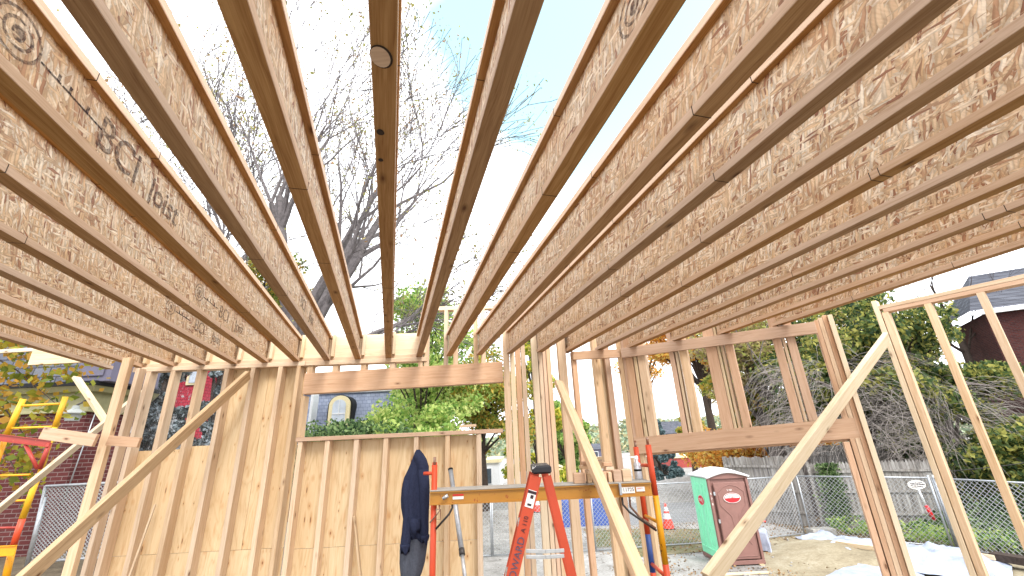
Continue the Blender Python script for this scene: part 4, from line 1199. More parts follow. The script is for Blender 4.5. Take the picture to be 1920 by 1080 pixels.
# gravel mound beyond the road
def mound(name, c, rx, ry, h, mat, label, cat, seed=0):
    vs_, fs_ = [], []; n = 40
    for j_ in range(n + 1):
        for i_ in range(n + 1):
            u_, v_ = i_ / n * 2 - 1, j_ / n * 2 - 1
            r_ = math.hypot(u_, v_)
            z = max(0, 1 - r_ ** 2) * h * (1 + .35 * noise.noise(Vector((u_ * 2.4 + seed, v_ * 2.4, seed)))) + (.08 * h * noise.noise(Vector((u_ * 9, v_ * 9, seed))) if r_ < 1 else 0)
            vs_.append((c[0] + u_ * rx, c[1] + v_ * ry, c[2] + z - .02))
    for j_ in range(n):
        for i_ in range(n):
            a_ = j_ * (n + 1) + i_; fs_.append((a_, a_ + 1, a_ + n + 2, a_ + n + 1))
    o = poly(name, vs_, fs_, mat, smooth=True)
    return tag(o, label, cat)
mound('rubble_mound', (10.8, 27.5, G), 6.5, 3.0, .85, M['gravel'], 'grey rubble mound beyond the fence behind the toilet', 'mound', 2)
mound('sand_heap', (8.9, 13.6, G), 2.2, 1.9, .22, M['sand'], 'low heap of damp sand on the yard right of the toilet', 'sand heap', 5)

# white poly sheets on the ground at the right
def crumple(name, pts, z, label, seed, amp=.16, n=44):
    (x0_, y0_), (x1_, y1_), (x2_, y2_), (x3_, y3_) = pts
    vs_, fs_ = [], []
    for j_ in range(n + 1):
        for i_ in range(n + 1):
            u_, v_ = i_ / n, j_ / n
            x = (1 - u_) * (1 - v_) * x0_ + u_ * (1 - v_) * x1_ + u_ * v_ * x2_ + (1 - u_) * v_ * x3_
            y = (1 - u_) * (1 - v_) * y0_ + u_ * (1 - v_) * y1_ + u_ * v_ * y2_ + (1 - u_) * v_ * y3_
            q = Vector((x * 1.2, y * 1.2, seed))
            e = min(u_, v_, 1 - u_, 1 - v_)
            rg = 1 - abs(noise.noise(q * 1.3)) * 2.2
            h = amp * (.5 + .5 * noise.noise(q * .8)) * min(1, e * 5) + amp * .5 * max(0, rg) ** 2 * min(1, e * 8) + .02 * noise.noise(q * 5)
            w_ = .16 * noise.noise(Vector((x * 1.7, y * 1.7, seed + 9)))
            vs_.append((x + w_, y + w_ * .8, z + .015 + max(0, h)))
    for j_ in range(n):
        for i_ in range(n):
            a_ = j_ * (n + 1) + i_; fs_.append((a_, a_ + 1, a_ + n + 2, a_ + n + 1))
    return tag(poly(name, vs_, fs_, M['tarp'], smooth=True), label, 'plastic sheet', 'white plastic sheets on the ground')
g2 = lambda x, y, z=G: (at_z(x, y, z).x, at_z(x, y, z).y)
crumple('plastic_sheet', [g2(1490, 1010), g2(1600, 1050), g2(1700, 1036), g2(1530, 1003)], G + .03, 'crumpled white plastic sheet trailing left to the foot of the board fence', 1, .20)
crumple('plastic_sheet', [g2(1640, 1062), g2(1905, 1110), g2(1900, 1066), g2(1690, 1024)], G + .05, 'large billowing white plastic sheet at the lower right', 2, .36)
crumple('plastic_sheet', [g2(1545, 1085), g2(1760, 1120), g2(1725, 1064), g2(1600, 1058)], G + .02, 'flat white plastic sheet at the bottom edge beside the corner post', 3, .07)
crumple('plastic_sheet', [g2(1428, 1035), g2(1448, 1040), g2(1444, 1018), g2(1424, 1012)], G + .02, 'small white plastic scrap at the right foot of the toilet', 4, .5, 16)
lone('lumber_length', at_z(1568, 1018, G + .18), at_z(1720, 1040, G + .28), .05, .10, M['cream'], (0, 0, 1), 'pale length of lumber lying on the trailing plastic sheet', 'lumber')
lone('lumber_length', at_z(1800, 1036, G + .3), at_z(1865, 1046, G + .3), .05, .10, M['cream'], (0, 0, 1), 'short pale lumber end poking out above the big plastic sheet', 'lumber')
lone('lumber_length', at_z(1862, 1042, G + .2), at_z(1960, 1058, G + .2), .30, .16, M['redpaint'] if 0 else M['darkbark'], (0, 0, 1), 'dark reddish timber lying at the right edge by the fence foot', 'timber')
tag(box('concrete_block', at_z(1540, 998, G + .1) + UP * .02, (.75, .4, .2), M['concrete'], None, None, .01), 'grey concrete block lying at the foot of the board fence', 'block')

# ================================================================== BOARD FENCE, IVY
def stock(name, a, b, hgt, label, pick=True, dark=False, seed=0):
    a, b = Vector(a), Vector(b); root = empty(name, a, label, 'board fence')
    d = b - a; L = d.length; d.normalize(); nrm = Vector((-d.y, d.x, 0)); r2 = random.Random(seed)
    bm = bmesh.new(); w_ = .10; n = int(L / w_)
    for i in range(n):
        c_ = a + d * (i + .5) * w_ + nrm * r2.uniform(-.006, .006); h = hgt + r2.uniform(-.03, .03)
        mm_ = basis(c_, d, nrm)
        hw = w_ * .46
        vv = [(-hw, 0, 0), (hw, 0, 0), (hw, 0, h - .09), (0, 0, h), (-hw, 0, h - .09)]
        if not pick: vv = [(-hw, 0, 0), (hw, 0, 0), (hw, 0, h), (0, 0, h + .001), (-hw, 0, h)]
        f_ = [bm.verts.new(mm_ @ Vector(q)) for q in vv]; bk = [bm.verts.new(mm_ @ (Vector(q) + Vector((0, .018, 0)))) for q in vv]
        bm.faces.new(f_); bm.faces.new(bk[::-1])
        for q in range(5): bm.faces.new((f_[(q + 1) % 5], f_[q], bk[q], bk[(q + 1) % 5]))
    link('pickets', bm_mesh(bm, 'pickets'), M['stockade'], root)
    for z in (.45, 1.15, hgt - .35):
        board('rail', a + UP * z - nrm * .03, b + UP * z - nrm * .03, .04, .08, M['stockade'], root)
    k = 0.0
    while k <= L:
        board('post', a + d * k - nrm * .06, a + d * k - nrm * .06 + UP * (hgt + .02), .09, .09, M['stockade'], root, up=nrm); k += 2.2
    return root
sa_, sb2 = at_z(1553, 990, G), at_z(1712, 1003, G)
stock('board_fence', Vector((10.6, 17.0, G)), Vector((14.2, 15.9, G)), 2.15, 'weathered grey picket-topped board fence behind the chain-link, right half', seed=1)
stock('board_fence', Vector((8.6, 19.2, G)), Vector((10.5, 17.1, G)), 2.35, 'darker grey board fence in the corner, left of the ivy', False, seed=2)
stock('board_fence', Vector((11.6, 19.7, G)), Vector((17.5, 19.0, G)), 2.6, 'tall dark board fence standing behind the picket-topped one', False, seed=3)

# ================================================================== FOLIAGE AND TREES
def leaves_mesh(name, pts, size, mat, parent=None, seed=0, aspect=.55, flat=0):
    r2 = random.Random(seed); vs_, fs_ = [], []
    for p in pts:
        s = size * r2.uniform(.6, 1.35)
        d = Vector((r2.gauss(0, 1), r2.gauss(0, 1), r2.gauss(0, 1) * (1 - flat))).normalized()
        e = d.cross(Vector((r2.gauss(0, 1), r2.gauss(0, 1), r2.gauss(0, 1)))).normalized()
        k = len(vs_)
        vs_ += [p - d * s, p + e * s * aspect, p + d * s, p - e * s * aspect]
        fs_.append((k, k + 1, k + 2, k + 3))
    return poly(name, vs_, fs_, mat, parent)
def clump_pts(cs, n, seed):
    """cs: list of (centre, radii) ; points mostly near clump shells, with gaps"""
    r2 = random.Random(seed); out = []
    tot = sum(r[0] * r[1] for _, r in cs)
    for c, r in cs:
        m_ = max(6, int(n * r[0] * r[1] / tot))
        for _ in range(m_):
            d = Vector((r2.gauss(0, 1), r2.gauss(0, 1), r2.gauss(0, 1))).normalized() * (r2.random() ** .45)
            out.append(Vector(c) + Vector((d.x * r[0], d.y * r[0], d.z * r[1])))
    return out
def branch(bm, p, d, L, r, depth, r2, tips, spread=.55, upb=.12, sides=5, minr=.004, kids=(2, 4), droop=0):
    n = 4 if depth > 1 else 3
    pts, rad = [p.copy()], [r]; q = p.copy(); dd_ = d.copy()
    for i in range(n):
        dd_ = (dd_ + Vector((r2.gauss(0, .13), r2.gauss(0, .13), r2.gauss(0, .10) + upb * .25 - droop))).normalized()
        q = q + dd_ * L / n; pts.append(q.copy()); rad.append(max(minr, r * (1 - .55 * (i + 1) / n)))
    tube_bm(bm, pts, rad, max(3, sides), False)
    tips.append((q.copy(), depth))
    if depth <= 0: return
    k = r2.randint(*kids)
    for i in range(k):
        t = r2.uniform(.35, 1.0) if i else 1.0
        idx = min(n, max(1, int(round(t * n)))); b_ = pts[idx]
        ax = Vector((r2.gauss(0, 1), r2.gauss(0, 1), r2.gauss(0, 1))); ax = (ax - dd_ * ax.dot(dd_)).normalized()
        nd = (dd_ + ax * r2.uniform(spread * .5, spread * 1.3) + Vector((0, 0, upb - droop * 2))).normalized()
        branch(bm, b_, nd, L * r2.uniform(.60, .84), max(minr, rad[idx] * .62), depth - 1, r2, tips, spread, upb, sides - 1, minr, kids, droop)
def bare_tree(name, base, trunk_h, r, lean, limbs, depth, label, mat, seed, leafmat_=None, leafn=0, leafs=.05, spread=.6, upb=.1, droop=0, minr=.006, kids=(2, 3)):
    root = empty(name, base, label, 'tree'); r2 = random.Random(seed)
    bm = bmesh.new(); tips = []
    pts, rad = [], []; d = Vector(lean).normalized()
    for i in range(7):
        t = i / 6; pts.append(Vector(base) + d * trunk_h * t + Vector((r2.gauss(0, .05), r2.gauss(0, .05), 0)) * (i > 0)); rad.append(r * (1.35 if i == 0 else 1 - .3 * t))
    tube_bm(bm, pts, rad, 10, False)
    link('trunk', bm_mesh(bm, 'trunk', True), mat, root)
    bm = bmesh.new()
    for (h, ld_, l_, rr) in limbs:
        p = Vector(base) + d * trunk_h * h
        branch(bm, p, Vector(ld_).normalized(), l_, rr, depth, r2, tips, spread, upb, 6, minr, kids, droop)
    link('branches', bm_mesh(bm, 'branches', False), mat, root)
    if leafmat_:
        tp = [t for t, dp in tips if dp <= 1]; pts = []
        for _ in range(leafn):
            c_ = r2.choice(tp); pts.append(c_ + Vector((r2.gauss(0, .22), r2.gauss(0, .22), r2.gauss(0, .2))))
        leaves_mesh('leaves', pts, leafs, leafmat_, root, seed)
    return root
def leafy_tree(name, base, h, crown, n, size, label, lmat, bmat, seed, trunk_r=.22, clumps=26, lean=(0, 0, 1), cat='tree', shape='round'):
    """crown: (centre height fraction, radius x, radius z)"""
    root = empty(name, base, label, cat); r2 = random.Random(seed); base = Vector(base)
    cz, rx, rz = crown; cc = base + Vector((lean[0] * h * cz, lean[1] * h * cz, h * cz))
    bm = bmesh.new()
    tpts = [base + Vector((lean[0] * h * t, lean[1] * h * t, h * t)) + Vector((r2.gauss(0, .04), r2.gauss(0, .04), 0)) * (t > 0) for t in (0, .15, .3, .45, .6, .75)]
    tube_bm(bm, tpts, [trunk_r * v for v in (1.3, 1, .85, .7, .5, .3)], 8, False)
    cs = []
    for i in range(clumps):
        d = Vector((r2.gauss(0, 1), r2.gauss(0, 1), r2.gauss(0, 1))).normalized() * r2.uniform(.35, 1.0)
        k = 1.0
        if shape == 'cone': 
            t = r2.random(); k = (1 - t) * .95 + .08; d = Vector((math.cos(i * 2.4) * k, math.sin(i * 2.4) * k, t * 2 - 1)) * 1.0
        c_ = cc + Vector((d.x * rx, d.y * rx, d.z * rz)); s = r2.uniform(.20, .36) * rx
        cs.append((c_, (s * (1.1 if shape != 'cone' else .8), s * .75)))
        st_ = tpts[min(5, max(1, int((c_.z - base.z) / h * 5)))]
        tube_bm(bm, [st_, (st_ + c_) / 2 + Vector((0, 0, .1 * rx)), c_], [trunk_r * .32, trunk_r * .2, trunk_r * .07], 5, False)
    link('trunk', bm_mesh(bm, 'trunk', True), bmat, root)
    leaves_mesh('crown', clump_pts(cs, n, seed + 5), size, lmat, root, seed)
    return root

# the great bare tree left of centre
bb = Vector((at_y(520, 850, 15.2).x, 15.2, G))
limbs = [(.98, (-.40, -.05, 1), 5.6, .25), (.94, (.30, -.25, 1), 5.6, .22), (.90, (.75, -.2, .95), 3.8, .15), (.86, (-.8, -.3, .8), 4.6, .16), (.99, (.05, .3, 1), 5.6, .20), (.84, (1.0, .1, .42), 3.6, .13),
         (.92, (-.15, -.65, .9), 4.8, .16), (.96, (.4, -.5, .9), 4.4, .16), (.80, (.95, -.6, .25), 3.2, .10), (.97, (.35, .1, 1), 4.8, .17)]
bare_tree('bare_tree', bb, 7.4, .42, (.03, .0, 1), [(a_, b_, c_ * 1.12, d_ * 1.3) for a_, b_, c_, d_ in limbs], 4, 'great grey bare-limbed tree spreading above the joists left of centre', M['greybark'], 21, M['lf_sparse'], 9000, .06, .50, .06, minr=.013, kids=(3, 4))

bare_tree('bare_tree', Vector((at_y(300, 850, 17.5).x, 17.5, G)), 7.0, .34, (0, 0, 1), [(.98, (-.3, -.2, 1), 5.0, .2), (.95, (.35, -.3, 1), 5.0, .18), (.9, (-.8, -.3, .8), 4.4, .14), (.99, (.05, -.5, 1), 5.0, .17), (.85, (.7, -.4, .7), 4.0, .12)], 5, 'second bare tree, seen in the narrow gaps between the left joists', M['greybark'], 23, M['lf_russet'], 4000, .055, .5, .06, minr=.012, kids=(3, 3))
# leafy trees behind (x, y by picture column)
def gy(px, Y): 
    r = ray(px, 860); t = Y / r.y
    return Vector((r.x * t, Y, G))
leafy_tree('broadleaf_tree', gy(440, 18), 12.5, (.80, 2.8, 2.0), 9000, .11, 'yellow and green tree filling the gaps low between the left joists', M['lf_mixed'], M['darkbark'], 31, .25, 30)
leafy_tree('broadleaf_tree', gy(790, 21), 12.0, (.62, 3.2, 4.0), 15000, .11, 'tall green tree with a straight dark trunk behind the window opening', M['lf_bright'], M['darkbark'], 32, .22, 40)
leafy_tree('broadleaf_tree', gy(905, 25), 9.2, (.62, 3.5, 3.4), 16000, .12, 'tree turning yellow just right of the window opening', M['lf_mixed'], M['darkbark'], 33, .26, 34)
leafy_tree('broadleaf_tree', gy(1008, 27), 12.0, (.55, 1.9, 5.6), 11000, .12, 'narrow upright yellow-green tree behind the stepladder', M['lf_yg'], M['darkbark'], 34, .18, 46, shape='cone')
leafy_tree('broadleaf_tree', gy(775, 18), 5.6, (.64, 2.3, 1.6), 10000, .10, 'bright green low tree right of the dormer in the window opening', M['lf_bright'], M['darkbark'], 35, .16, 26)
leafy_tree('shrub', gy(645, 15.5), 5.0, (.60, 2.8, 1.45), 15000, .08, 'dense dark green shrub below the dormer window', M['lf_deep'], M['darkbark'], 36, .1, 24, cat='shrub')
leafy_tree('broadleaf_tree', gy(1060, 33), 7.2, (.55, 2.2, 2.4), 9000, .15, 'small green tree between the tall studs', M['lf_green'], M['darkbark'], 37, .15, 20)
leafy_tree('conifer', gy(1080, 45), 7.6, (.5, 2.0, 3.6), 9000, .2, 'dark conifer behind the slanting brace', M['lf_deep'], M['darkbark'], 38, .2, 30, shape='cone')
leafy_tree('conifer', gy(1236, 34), 4.4, (.52, 1.4, 2.1), 12000, .11, 'blue spruce behind the right end of the scaffold', M['lf_spruce'], M['darkbark'], 39, .15, 40, shape='cone')
leafy_tree('broadleaf_tree', gy(1345, 33), 14.5, (.72, 3.4, 3.4), 17000, .14, 'orange autumn tree with a forked dark trunk behind the angled wall', M['lf_orange'], M['darkbark'], 40, .34, 34)
leafy_tree('broadleaf_tree', gy(1225, 46), 16.5, (.70, 3.2, 3.4), 3000, .14, 'thin reddish autumn tree against the sky right of the stacked studs', M['lf_orange'], M['darkbark'], 41, .3, 24)
leafy_tree('broadleaf_tree', gy(1430, 27), 3.9, (.62, 4.0, 1.0), 14000, .10, 'low spreading orange tree just above the toilet roof', M['lf_orange'], M['bark'], 42, .2, 26)
leafy_tree('broadleaf_tree', gy(1300, 40), 5.5, (.6, 1.9, 1.5), 7000, .13, 'small dull green tree by the distant red building', M['lf_mixed'], M['darkbark'], 43, .25, 16)
leafy_tree('broadleaf_tree', gy(1690, 26), 13.0, (.68, 3.6, 4.0), 9000, .12, 'tall olive green tree rising behind the top plate of the side wall', M['lf_muted'], M['darkbark'], 55, .3, 34)
# right-hand thicket
leafy_tree('broadleaf_tree', gy(1470, 22), 11.5, (.62, 3.0, 3.8), 9000, .10, 'grey-green tree behind the right part of the angled wall', M['lf_russet'], M['bark'], 44, .40, 24, (-.10, 0, 1))
leafy_tree('broadleaf_tree', Vector((15.2, 19.6, G)), 9.0, (.60, 3.1, 3.5), 26000, .11, 'dense green tree behind the side wall studs', M['lf_muted'], M['darkbark'], 45, .3, 40)
leafy_tree('broadleaf_tree', Vector((17.1, 18.8, G)), 8.2, (.60, 2.9, 3.2), 24000, .10, 'yellow-flecked green tree in front of the brick house on the right', M['lf_muted'], M['darkbark'], 46, .3, 40)
leafy_tree('shrub', Vector((17.2, 15.0, G)), 3.4, (.5, 2.6, 1.5), 20000, .10, 'green shrub with orange leaves by the right edge', M['lf_muted'], M['darkbark'], 47, .1, 28, cat='shrub')
leafy_tree('shrub', Vector((19.5, 15.5, G)), 4.2, (.5, 2.8, 1.6), 20000, .11, 'dark bushy shrub at the right edge under the brick house', M['lf_muted'], M['darkbark'], 49, .1, 28, cat='shrub')
leafy_tree('broadleaf_tree', Vector((13.2, 23.5, G)), 9.5, (.60, 2.8, 3.6), 16000, .12, 'tree with thin mottled foliage behind the tall board fence', M['lf_mixed'], M['bark'], 50, .25, 30)
# weeping tangle of bare twigs
def tangle(name, base, label, seed, n, hgt, rx):
    root = empty(name, base, label, 'vine'); r2 = random.Random(seed); base = Vector(base)
    bm = bmesh.new(); tube_bm(bm, [base, base + Vector((.1, 0, hgt * .5)), base + Vector((.3, .1, hgt))], [.20, .14, .06], 8, False)
    for i in range(7):
        a_ = i * .9; t0 = base + Vector((.2, 0, hgt * r2.uniform(.45, .95)))
        tube_bm(bm, [t0, t0 + Vector((math.cos(a_) * rx * .5, math.sin(a_) * rx * .3, .8)), t0 + Vector((math.cos(a_) * rx, math.sin(a_) * rx * .6, .6))], [.07, .045, .02], 5, False)
    link('trunk', bm_mesh(bm, 'trunk', True), M['bark'], root)
    bm = bmesh.new()
    for i in range(n):
        a_ = r2.uniform(0, 6.28); rr = rx * math.sqrt(r2.random()); z = hgt * r2.uniform(.45, 1.12)
        p = base + Vector((math.cos(a_) * rr, math.sin(a_) * rr * .5, z)); d = Vector((math.cos(a_) * .8, math.sin(a_) * .5, r2.uniform(-.1, .6))).normalized()
        pts = [p.copy()]; L = r2.uniform(.18, .36)
        for _ in range(7):
            d = (d + Vector((r2.gauss(0, .15), r2.gauss(0, .15), -.26 + r2.gauss(0, .08)))).normalized(); p = p + d * L
            pts.append(p.copy())
        r_ = r2.uniform(.004, .011)
        tube_bm(bm, pts, [r_ * (1 - .1 * q) for q in range(8)], 3, False)
    link('twigs', bm_mesh(bm, 'twigs'), M['twig'], root)
tangle('bare_vine_thicket', (13.0, 17.6, G), 'tangle of drooping bare grey twigs between the corner post and side wall', 51, 900, 5.4, 2.6)
tangle('bare_vine_thicket', (16.0, 16.8, G), 'smaller tangle of drooping bare twigs seen between the side wall studs', 52, 600, 4.2, 2.3)
bare_tree('bare_tree', Vector((12.0, 19.5, G)), 6.5, .2, (.05, 0, 1), [(.6, (-.6, -.2, 1), 2.8, .09), (.8, (.5, .2, 1), 2.8, .08), (1, (0, 0, 1), 2.8, .1), (.5, (.8, -.4, .5), 2.4, .07)], 4, 'slim bare grey tree rising behind the corner post', M['bark'], 53, M['lf_russet'], 1500, .06)
bare_tree('bare_tree', Vector((23, 22, G)), 7.5, .22, (.05, 0, 1), [(.6, (-.6, -.2, 1), 3.2, .09), (.8, (.5, .2, 1), 3.2, .09), (1, (0, 0, 1), 3, .1), (.9, (-.8, -.4, .5), 3, .08)], 4, 'bare-twigged tree against the sky at the upper right, over the brick house', M['darkbark'], 54, None, 0, .06)
# ivy on board fence
ivr = random.Random(61); ip = []
for _ in range(2600):
    t = ivr.random(); z = ivr.random() ** 1.0
    ip.append(Vector((11.05 + ivr.gauss(.1, .22) + z * .05, 16.78 - ivr.random() * .12, G + .2 + z * 1.9)))
iv = leaves_mesh('ivy', ip, .055, M['lf_deep'], None, 62); tag(iv, 'strip of green ivy climbing the grey board fence', 'ivy')
gp_ = []
for _ in range(5200):
    t = ivr.random(); a0_ = Vector((10.3, 16.4, 0)).lerp(Vector((12.6, 12.6, 0)), t); o_ = ivr.random() ** 1.6 * 1.6
    gp_.append(Vector((a0_.x + .85 * o_, a0_.y + .45 * o_, G + .05 + ivr.random() * .38 * (1 if noise.noise(Vector((t * 9, o_, 0))) > -.15 else .2))))
tag(leaves_mesh('weeds', gp_[:2600], .055, M['lf_green'], None, 63), kind='stuff')
gp_ = []
for _ in range(9000):
    u_ = ivr.random(); v_ = ivr.random() 
    gp_.append(Vector((12.6 + u_ * 4.2, 9.5 + v_ * 6.5, G + .05 + u_ * 1.5 * ivr.random() + .2 * ivr.random())))
tag(leaves_mesh('undergrowth', gp_, .08, M['lf_deep'], None, 64), kind='stuff')
# fallen leaves and stones
fp = []
for _ in range(4200):
    fp.append(Vector((ivr.uniform(2.2, 11.5), ivr.uniform(10.5, 19), G + .02 + ivr.random() * .012)))
fp = [p for p in fp if noise.noise(Vector((p.x * .7, p.y * .7, 0))) > -.05 or p.y > 14.6]
tag(leaves_mesh('fallen_leaves', fp, .035, M['lf_fallen'], None, 65, flat=.8), kind='stuff')
rb_ = bmesh.new()
for _ in range(900):
    x, y = ivr.uniform(-3, 11), ivr.uniform(11, 24); s = ivr.uniform(.015, .05)
    g_ = bmesh.ops.create_icosphere(rb_, subdivisions=1, radius=s)['verts']
    for v in g_: v.co = Vector((v.co.x * ivr.uniform(.8, 1.3), v.co.y, v.co.z * .6)) + Vector((x, y, G + s * .3))
tag(link('loose_stones', bm_mesh(rb_, 'loose_stones'), M['gravel']), kind='stuff')
# branch of large leaves near the left edge, in front of the brick house
lbr = empty('leafy_branch', at_y(-40, 640, 5.2), 'drooping maple branch with large yellow-green leaves at the left edge', 'branch')
r2 = random.Random(71); pts = []; bm = bmesh.new()
for (a, b) in (((-60, 590), (150, 700)), ((-60, 640), (120, 770)), ((-60, 700), (70, 850)), ((-60, 560), (60, 640)), ((-60, 760), (40, 900)), ((20, 620), (170, 660))):
    A_, B_ = at_y(a[0], a[1], 6.4), at_y(b[0], b[1], 6.7)
    tube_bm(bm, [A_, A_.lerp(B_, .5) + UP * .08, B_], [.016, .010, .004], 5, False)
    for _ in range(190):
        t = r2.random() ** .8; p = A_.lerp(B_, t); pts.append(p + Vector((r2.gauss(0, .14), r2.gauss(0, .2), r2.gauss(-.06, .15))))
link('twigs', bm_mesh(bm, 'twigs'), M['darkbark'], lbr)
leaves_mesh('leaves', pts, .060, M['lf_maple'], lbr, 72, .75)
# dark evergreens behind the film
leafy_tree('conifer', at_y(300, 800, 11) * 1 + Vector((0, 0, 0)) if 0 else Vector((at_y(290, 800, 11.5).x, 11.5, G)), 7.2, (.55, 1.0, 3.0), 15000, .07, 'dark evergreen behind the film, left of the crimson wall', M['lf_dark'], M['darkbark'], 81, .15, 40, shape='round')
leafy_tree('conifer', Vector((at_y(398, 800, 11.5).x, 11.5, G)), 7.2, (.55, .55, 3.0), 9000, .07, 'dark evergreen behind the film, right of the crimson wall', M['lf_dark'], M['darkbark'], 82, .15, 40, shape='round')

# ================================================================== HOUSES
def wallbox(nm, c, s, mat, parent, bev=0): return box(nm, c, s, mat, parent, None, bev)
# brick house at the left
hb = empty('brick_house', (-12, 9, .1), 'dark red brick house with an olive frieze and mauve dormer at the left edge', 'house')
xr = at_y(140, 850, 8.6).x
def foot(o): return [(-24, 8.6 - o), (xr + o, 8.6 - o), (xr + o, 9.75 + o * .5), (xr - 4.6 + o, 14.4 + o), (-24, 14.4 + o)]
def prismz(nm, f0, z0, f1, z1, mat, parent):
    n_ = len(f0); vv = [(x, y, z0) for x, y in f0] + [(x, y, z1) for x, y in f1]
    return poly(nm, vv, [tuple(range(n_))[::-1], tuple(range(n_, 2 * n_))] + [(i, (i + 1) % n_, (i + 1) % n_ + n_, i + n_) for i in range(n_)], mat, parent)
prismz('wall', foot(0), .1, foot(0), 2.62, M['brick'], hb)
prismz('frieze', foot(.04), 2.62, foot(.04), 2.98, M['olive'], hb)
prismz('bed_mould', foot(.10), 2.60, foot(.10), 2.66, M['olive'], hb)
prismz('cornice', foot(.22), 2.98, foot(.30), 3.08, M['olive'], hb)
prismz('gutter', foot(.34), 3.08, foot(.36), 3.16, M['black'], hb)
prismz('roof', foot(.28), 3.16, foot(-1.1), 5.8, M['roofslate'], hb)
dx0, dx1 = at_y(148, 715, 8.4).x, at_y(212, 715, 8.4).x
wallbox('dormer', ((dx0 + dx1) / 2, 8.9, 3.62), (dx1 - dx0, 1.2, .95), M['mauve'], hb, .01)
dm = wallbox('dormer_window', ((dx0 + dx1) / 2 + .1, 8.295, 3.86), (.36, .03, .24), M['glass'], hb, .004)
wallbox('dormer_trim', ((dx0 + dx1) / 2, 8.28, 3.42), (dx1 - dx0 - .25, .03, .34), M['mauve'], hb, .01)
# barn lamp on the wall
lp = at_y(139, 775, 8.2)
bl = empty('barn_lamp', lp, 'grey barn lamp with a flared shade on the brick wall', 'wall lamp')
bm = bmesh.new(); lathe(bm, [(.0, .15), (.05, .14), (.06, .08), (.17, .01), (.17, -.01), (.13, -.02), (.10, -.14), (0, -.14)], 20)
link('lamp_shade', bm_mesh(bm, 'lamp_shade'), M['lampgrey'], bl, Matrix.Translation(lp))
tube('bracket', [lp + UP * .15, lp + Vector((0, .15, .25)), lp + Vector((0, .4, .2))], .018, M['darksteel'], bl)
tube('conduit', [lp + Vector((0, .42, .1)), lp + Vector((-.12, .42, -1.6))], .010, M['steel'], bl)
# crimson house seen through the open bays
hr = empty('crimson_house', (-12, 14, .1), 'crimson painted house with cream trim glimpsed between the left studs', 'house')
cx0, cx1 = at_y(284, 750, 14).x, at_y(371, 750, 14).x
wallbox('wall', ((cx0 + cx1) / 2, 15.5, 3.47), (cx1 - cx0, 3, 2.62), M['redshingle'], hr)
wallbox('cornice', ((cx0 + cx1) / 2, 15.3, 4.95), (cx1 - cx0 + .4, 3.4, .36), M['creampaint'], hr, .01)
wallbox('belt_course', ((cx0 + cx1) / 2, 15.3, 2.0), (cx1 - cx0 + .4, 3.4, .34), M['creampaint'], hr, .01)
wallbox('lower_wall', ((cx0 + cx1) / 2, 15.5, .1), (cx1 - cx0, 3, 3.4), M['olive'], hr)
wx = at_y(360, 735, 14).x
wf = wallbox('window', (wx, 13.98, 4.2), (.5, .06, .55), M['creampaint'], hr, .01); wallbox('pane', (wx + .03, 13.94, 4.2), (.34, .02, .4), M['paleglass'], wf)
# slate mansard house
hs = empty('mansard_house', (-12, 25, G), 'blue-grey slate mansard with an arched cream dormer, seen through the window opening', 'house')
Ym = 24.0
mx0, mx1 = at_y(520, 780, Ym).x, at_y(745, 780, Ym).x
wallbox('wall', ((mx0 + mx1) / 2, Ym + 3, (G + 1.6) / 2), (mx1 - mx0 - .3, 5.6, 1.6 - G), M['brick'], hs)
mz0, mz1 = 1.7, at_y(620, 738, Ym + .6).z + .05
poly('mansard_roof', [(mx0, Ym, mz0), (mx1, Ym, mz0), (mx1 - .5, Ym + .9, mz1), (mx0 + .5, Ym + .9, mz1), (mx0, Ym + 6, mz0), (mx1, Ym + 6, mz0), (mx1 - .5, Ym + 5, mz1), (mx0 + .5, Ym + 5, mz1)],
     [(0, 1, 2, 3), (1, 5, 6, 2), (5, 4, 7, 6), (4, 0, 3, 7), (3, 2, 6, 7)], M['slate'], hs)
wallbox('cornice', ((mx0 + mx1) / 2, Ym + 3, mz0 - .05), (mx1 - mx0 + .3, 6.3, .25), M['creampaint'], hs, .02)
wallbox('upper_cornice', ((mx0 + mx1) / 2, Ym + 3, mz1 + .05), (mx1 - mx0 - .7, 4.5, .16), M['whitepaint'], hs, .02)
px_ = at_y(582, 790, Ym).x
wallbox('corner_board', (px_, Ym + .2, (mz0 + mz1) / 2), (.14, .7, mz1 - mz0), M['whitepaint'], hs, .01)
def dormer(cxm, zb, zt, w_, Y):
    dmr = None
    n = 16; outer = [(-w_ / 2 - .07, zb), (w_ / 2 + .07, zb)]; r_ = w_ / 2
    def arch(rr, zb_, ztt, k): return [(rr, zb_)] + [(rr * math.cos(math.pi * q / n), ztt - rr * .9 + rr * .9 * math.sin(math.pi * q / n)) for q in range(n + 1)] + [(-rr, zb_)]
    def prism(nm, pr, y0, y1, mat, par):
        m_ = len(pr); vv = [(cxm + x, y0, z) for x, z in pr] + [(cxm + x, y1, z) for x, z in pr]
        return poly(nm, vv, [tuple(range(m_))[::-1], tuple(range(m_, 2 * m_))] + [(i, (i + 1) % m_, (i + 1) % m_ + m_, i + m_) for i in range(m_)], mat, par)
    dmr = prism('dormer', arch(r_ + .16, zb, zt + .12, 0), Y - .05, Y + 1.0, M['creampaint'], hs)
    prism('dormer_side', arch(r_ + .26, zb, zt + .16, 0), Y + .06, Y + 1.0, M['black'], dmr)
    wnd = prism('dormer_window', arch(r_ - .06, zb + .15, zt - .1, 0), Y - .09, Y - .02, M['paleglass'], dmr)
    wallbox('meeting_rail', (cxm, Y - .10, (zb + zt) / 2 - .1), (w_ - .14, .04, .07), M['whitepaint'], dmr)
    wallbox('glazing_bar', (cxm, Y - .10, (zb + zt) / 2 + .2), (.035, .03, (zt - zb) * .55), M['whitepaint'], dmr)
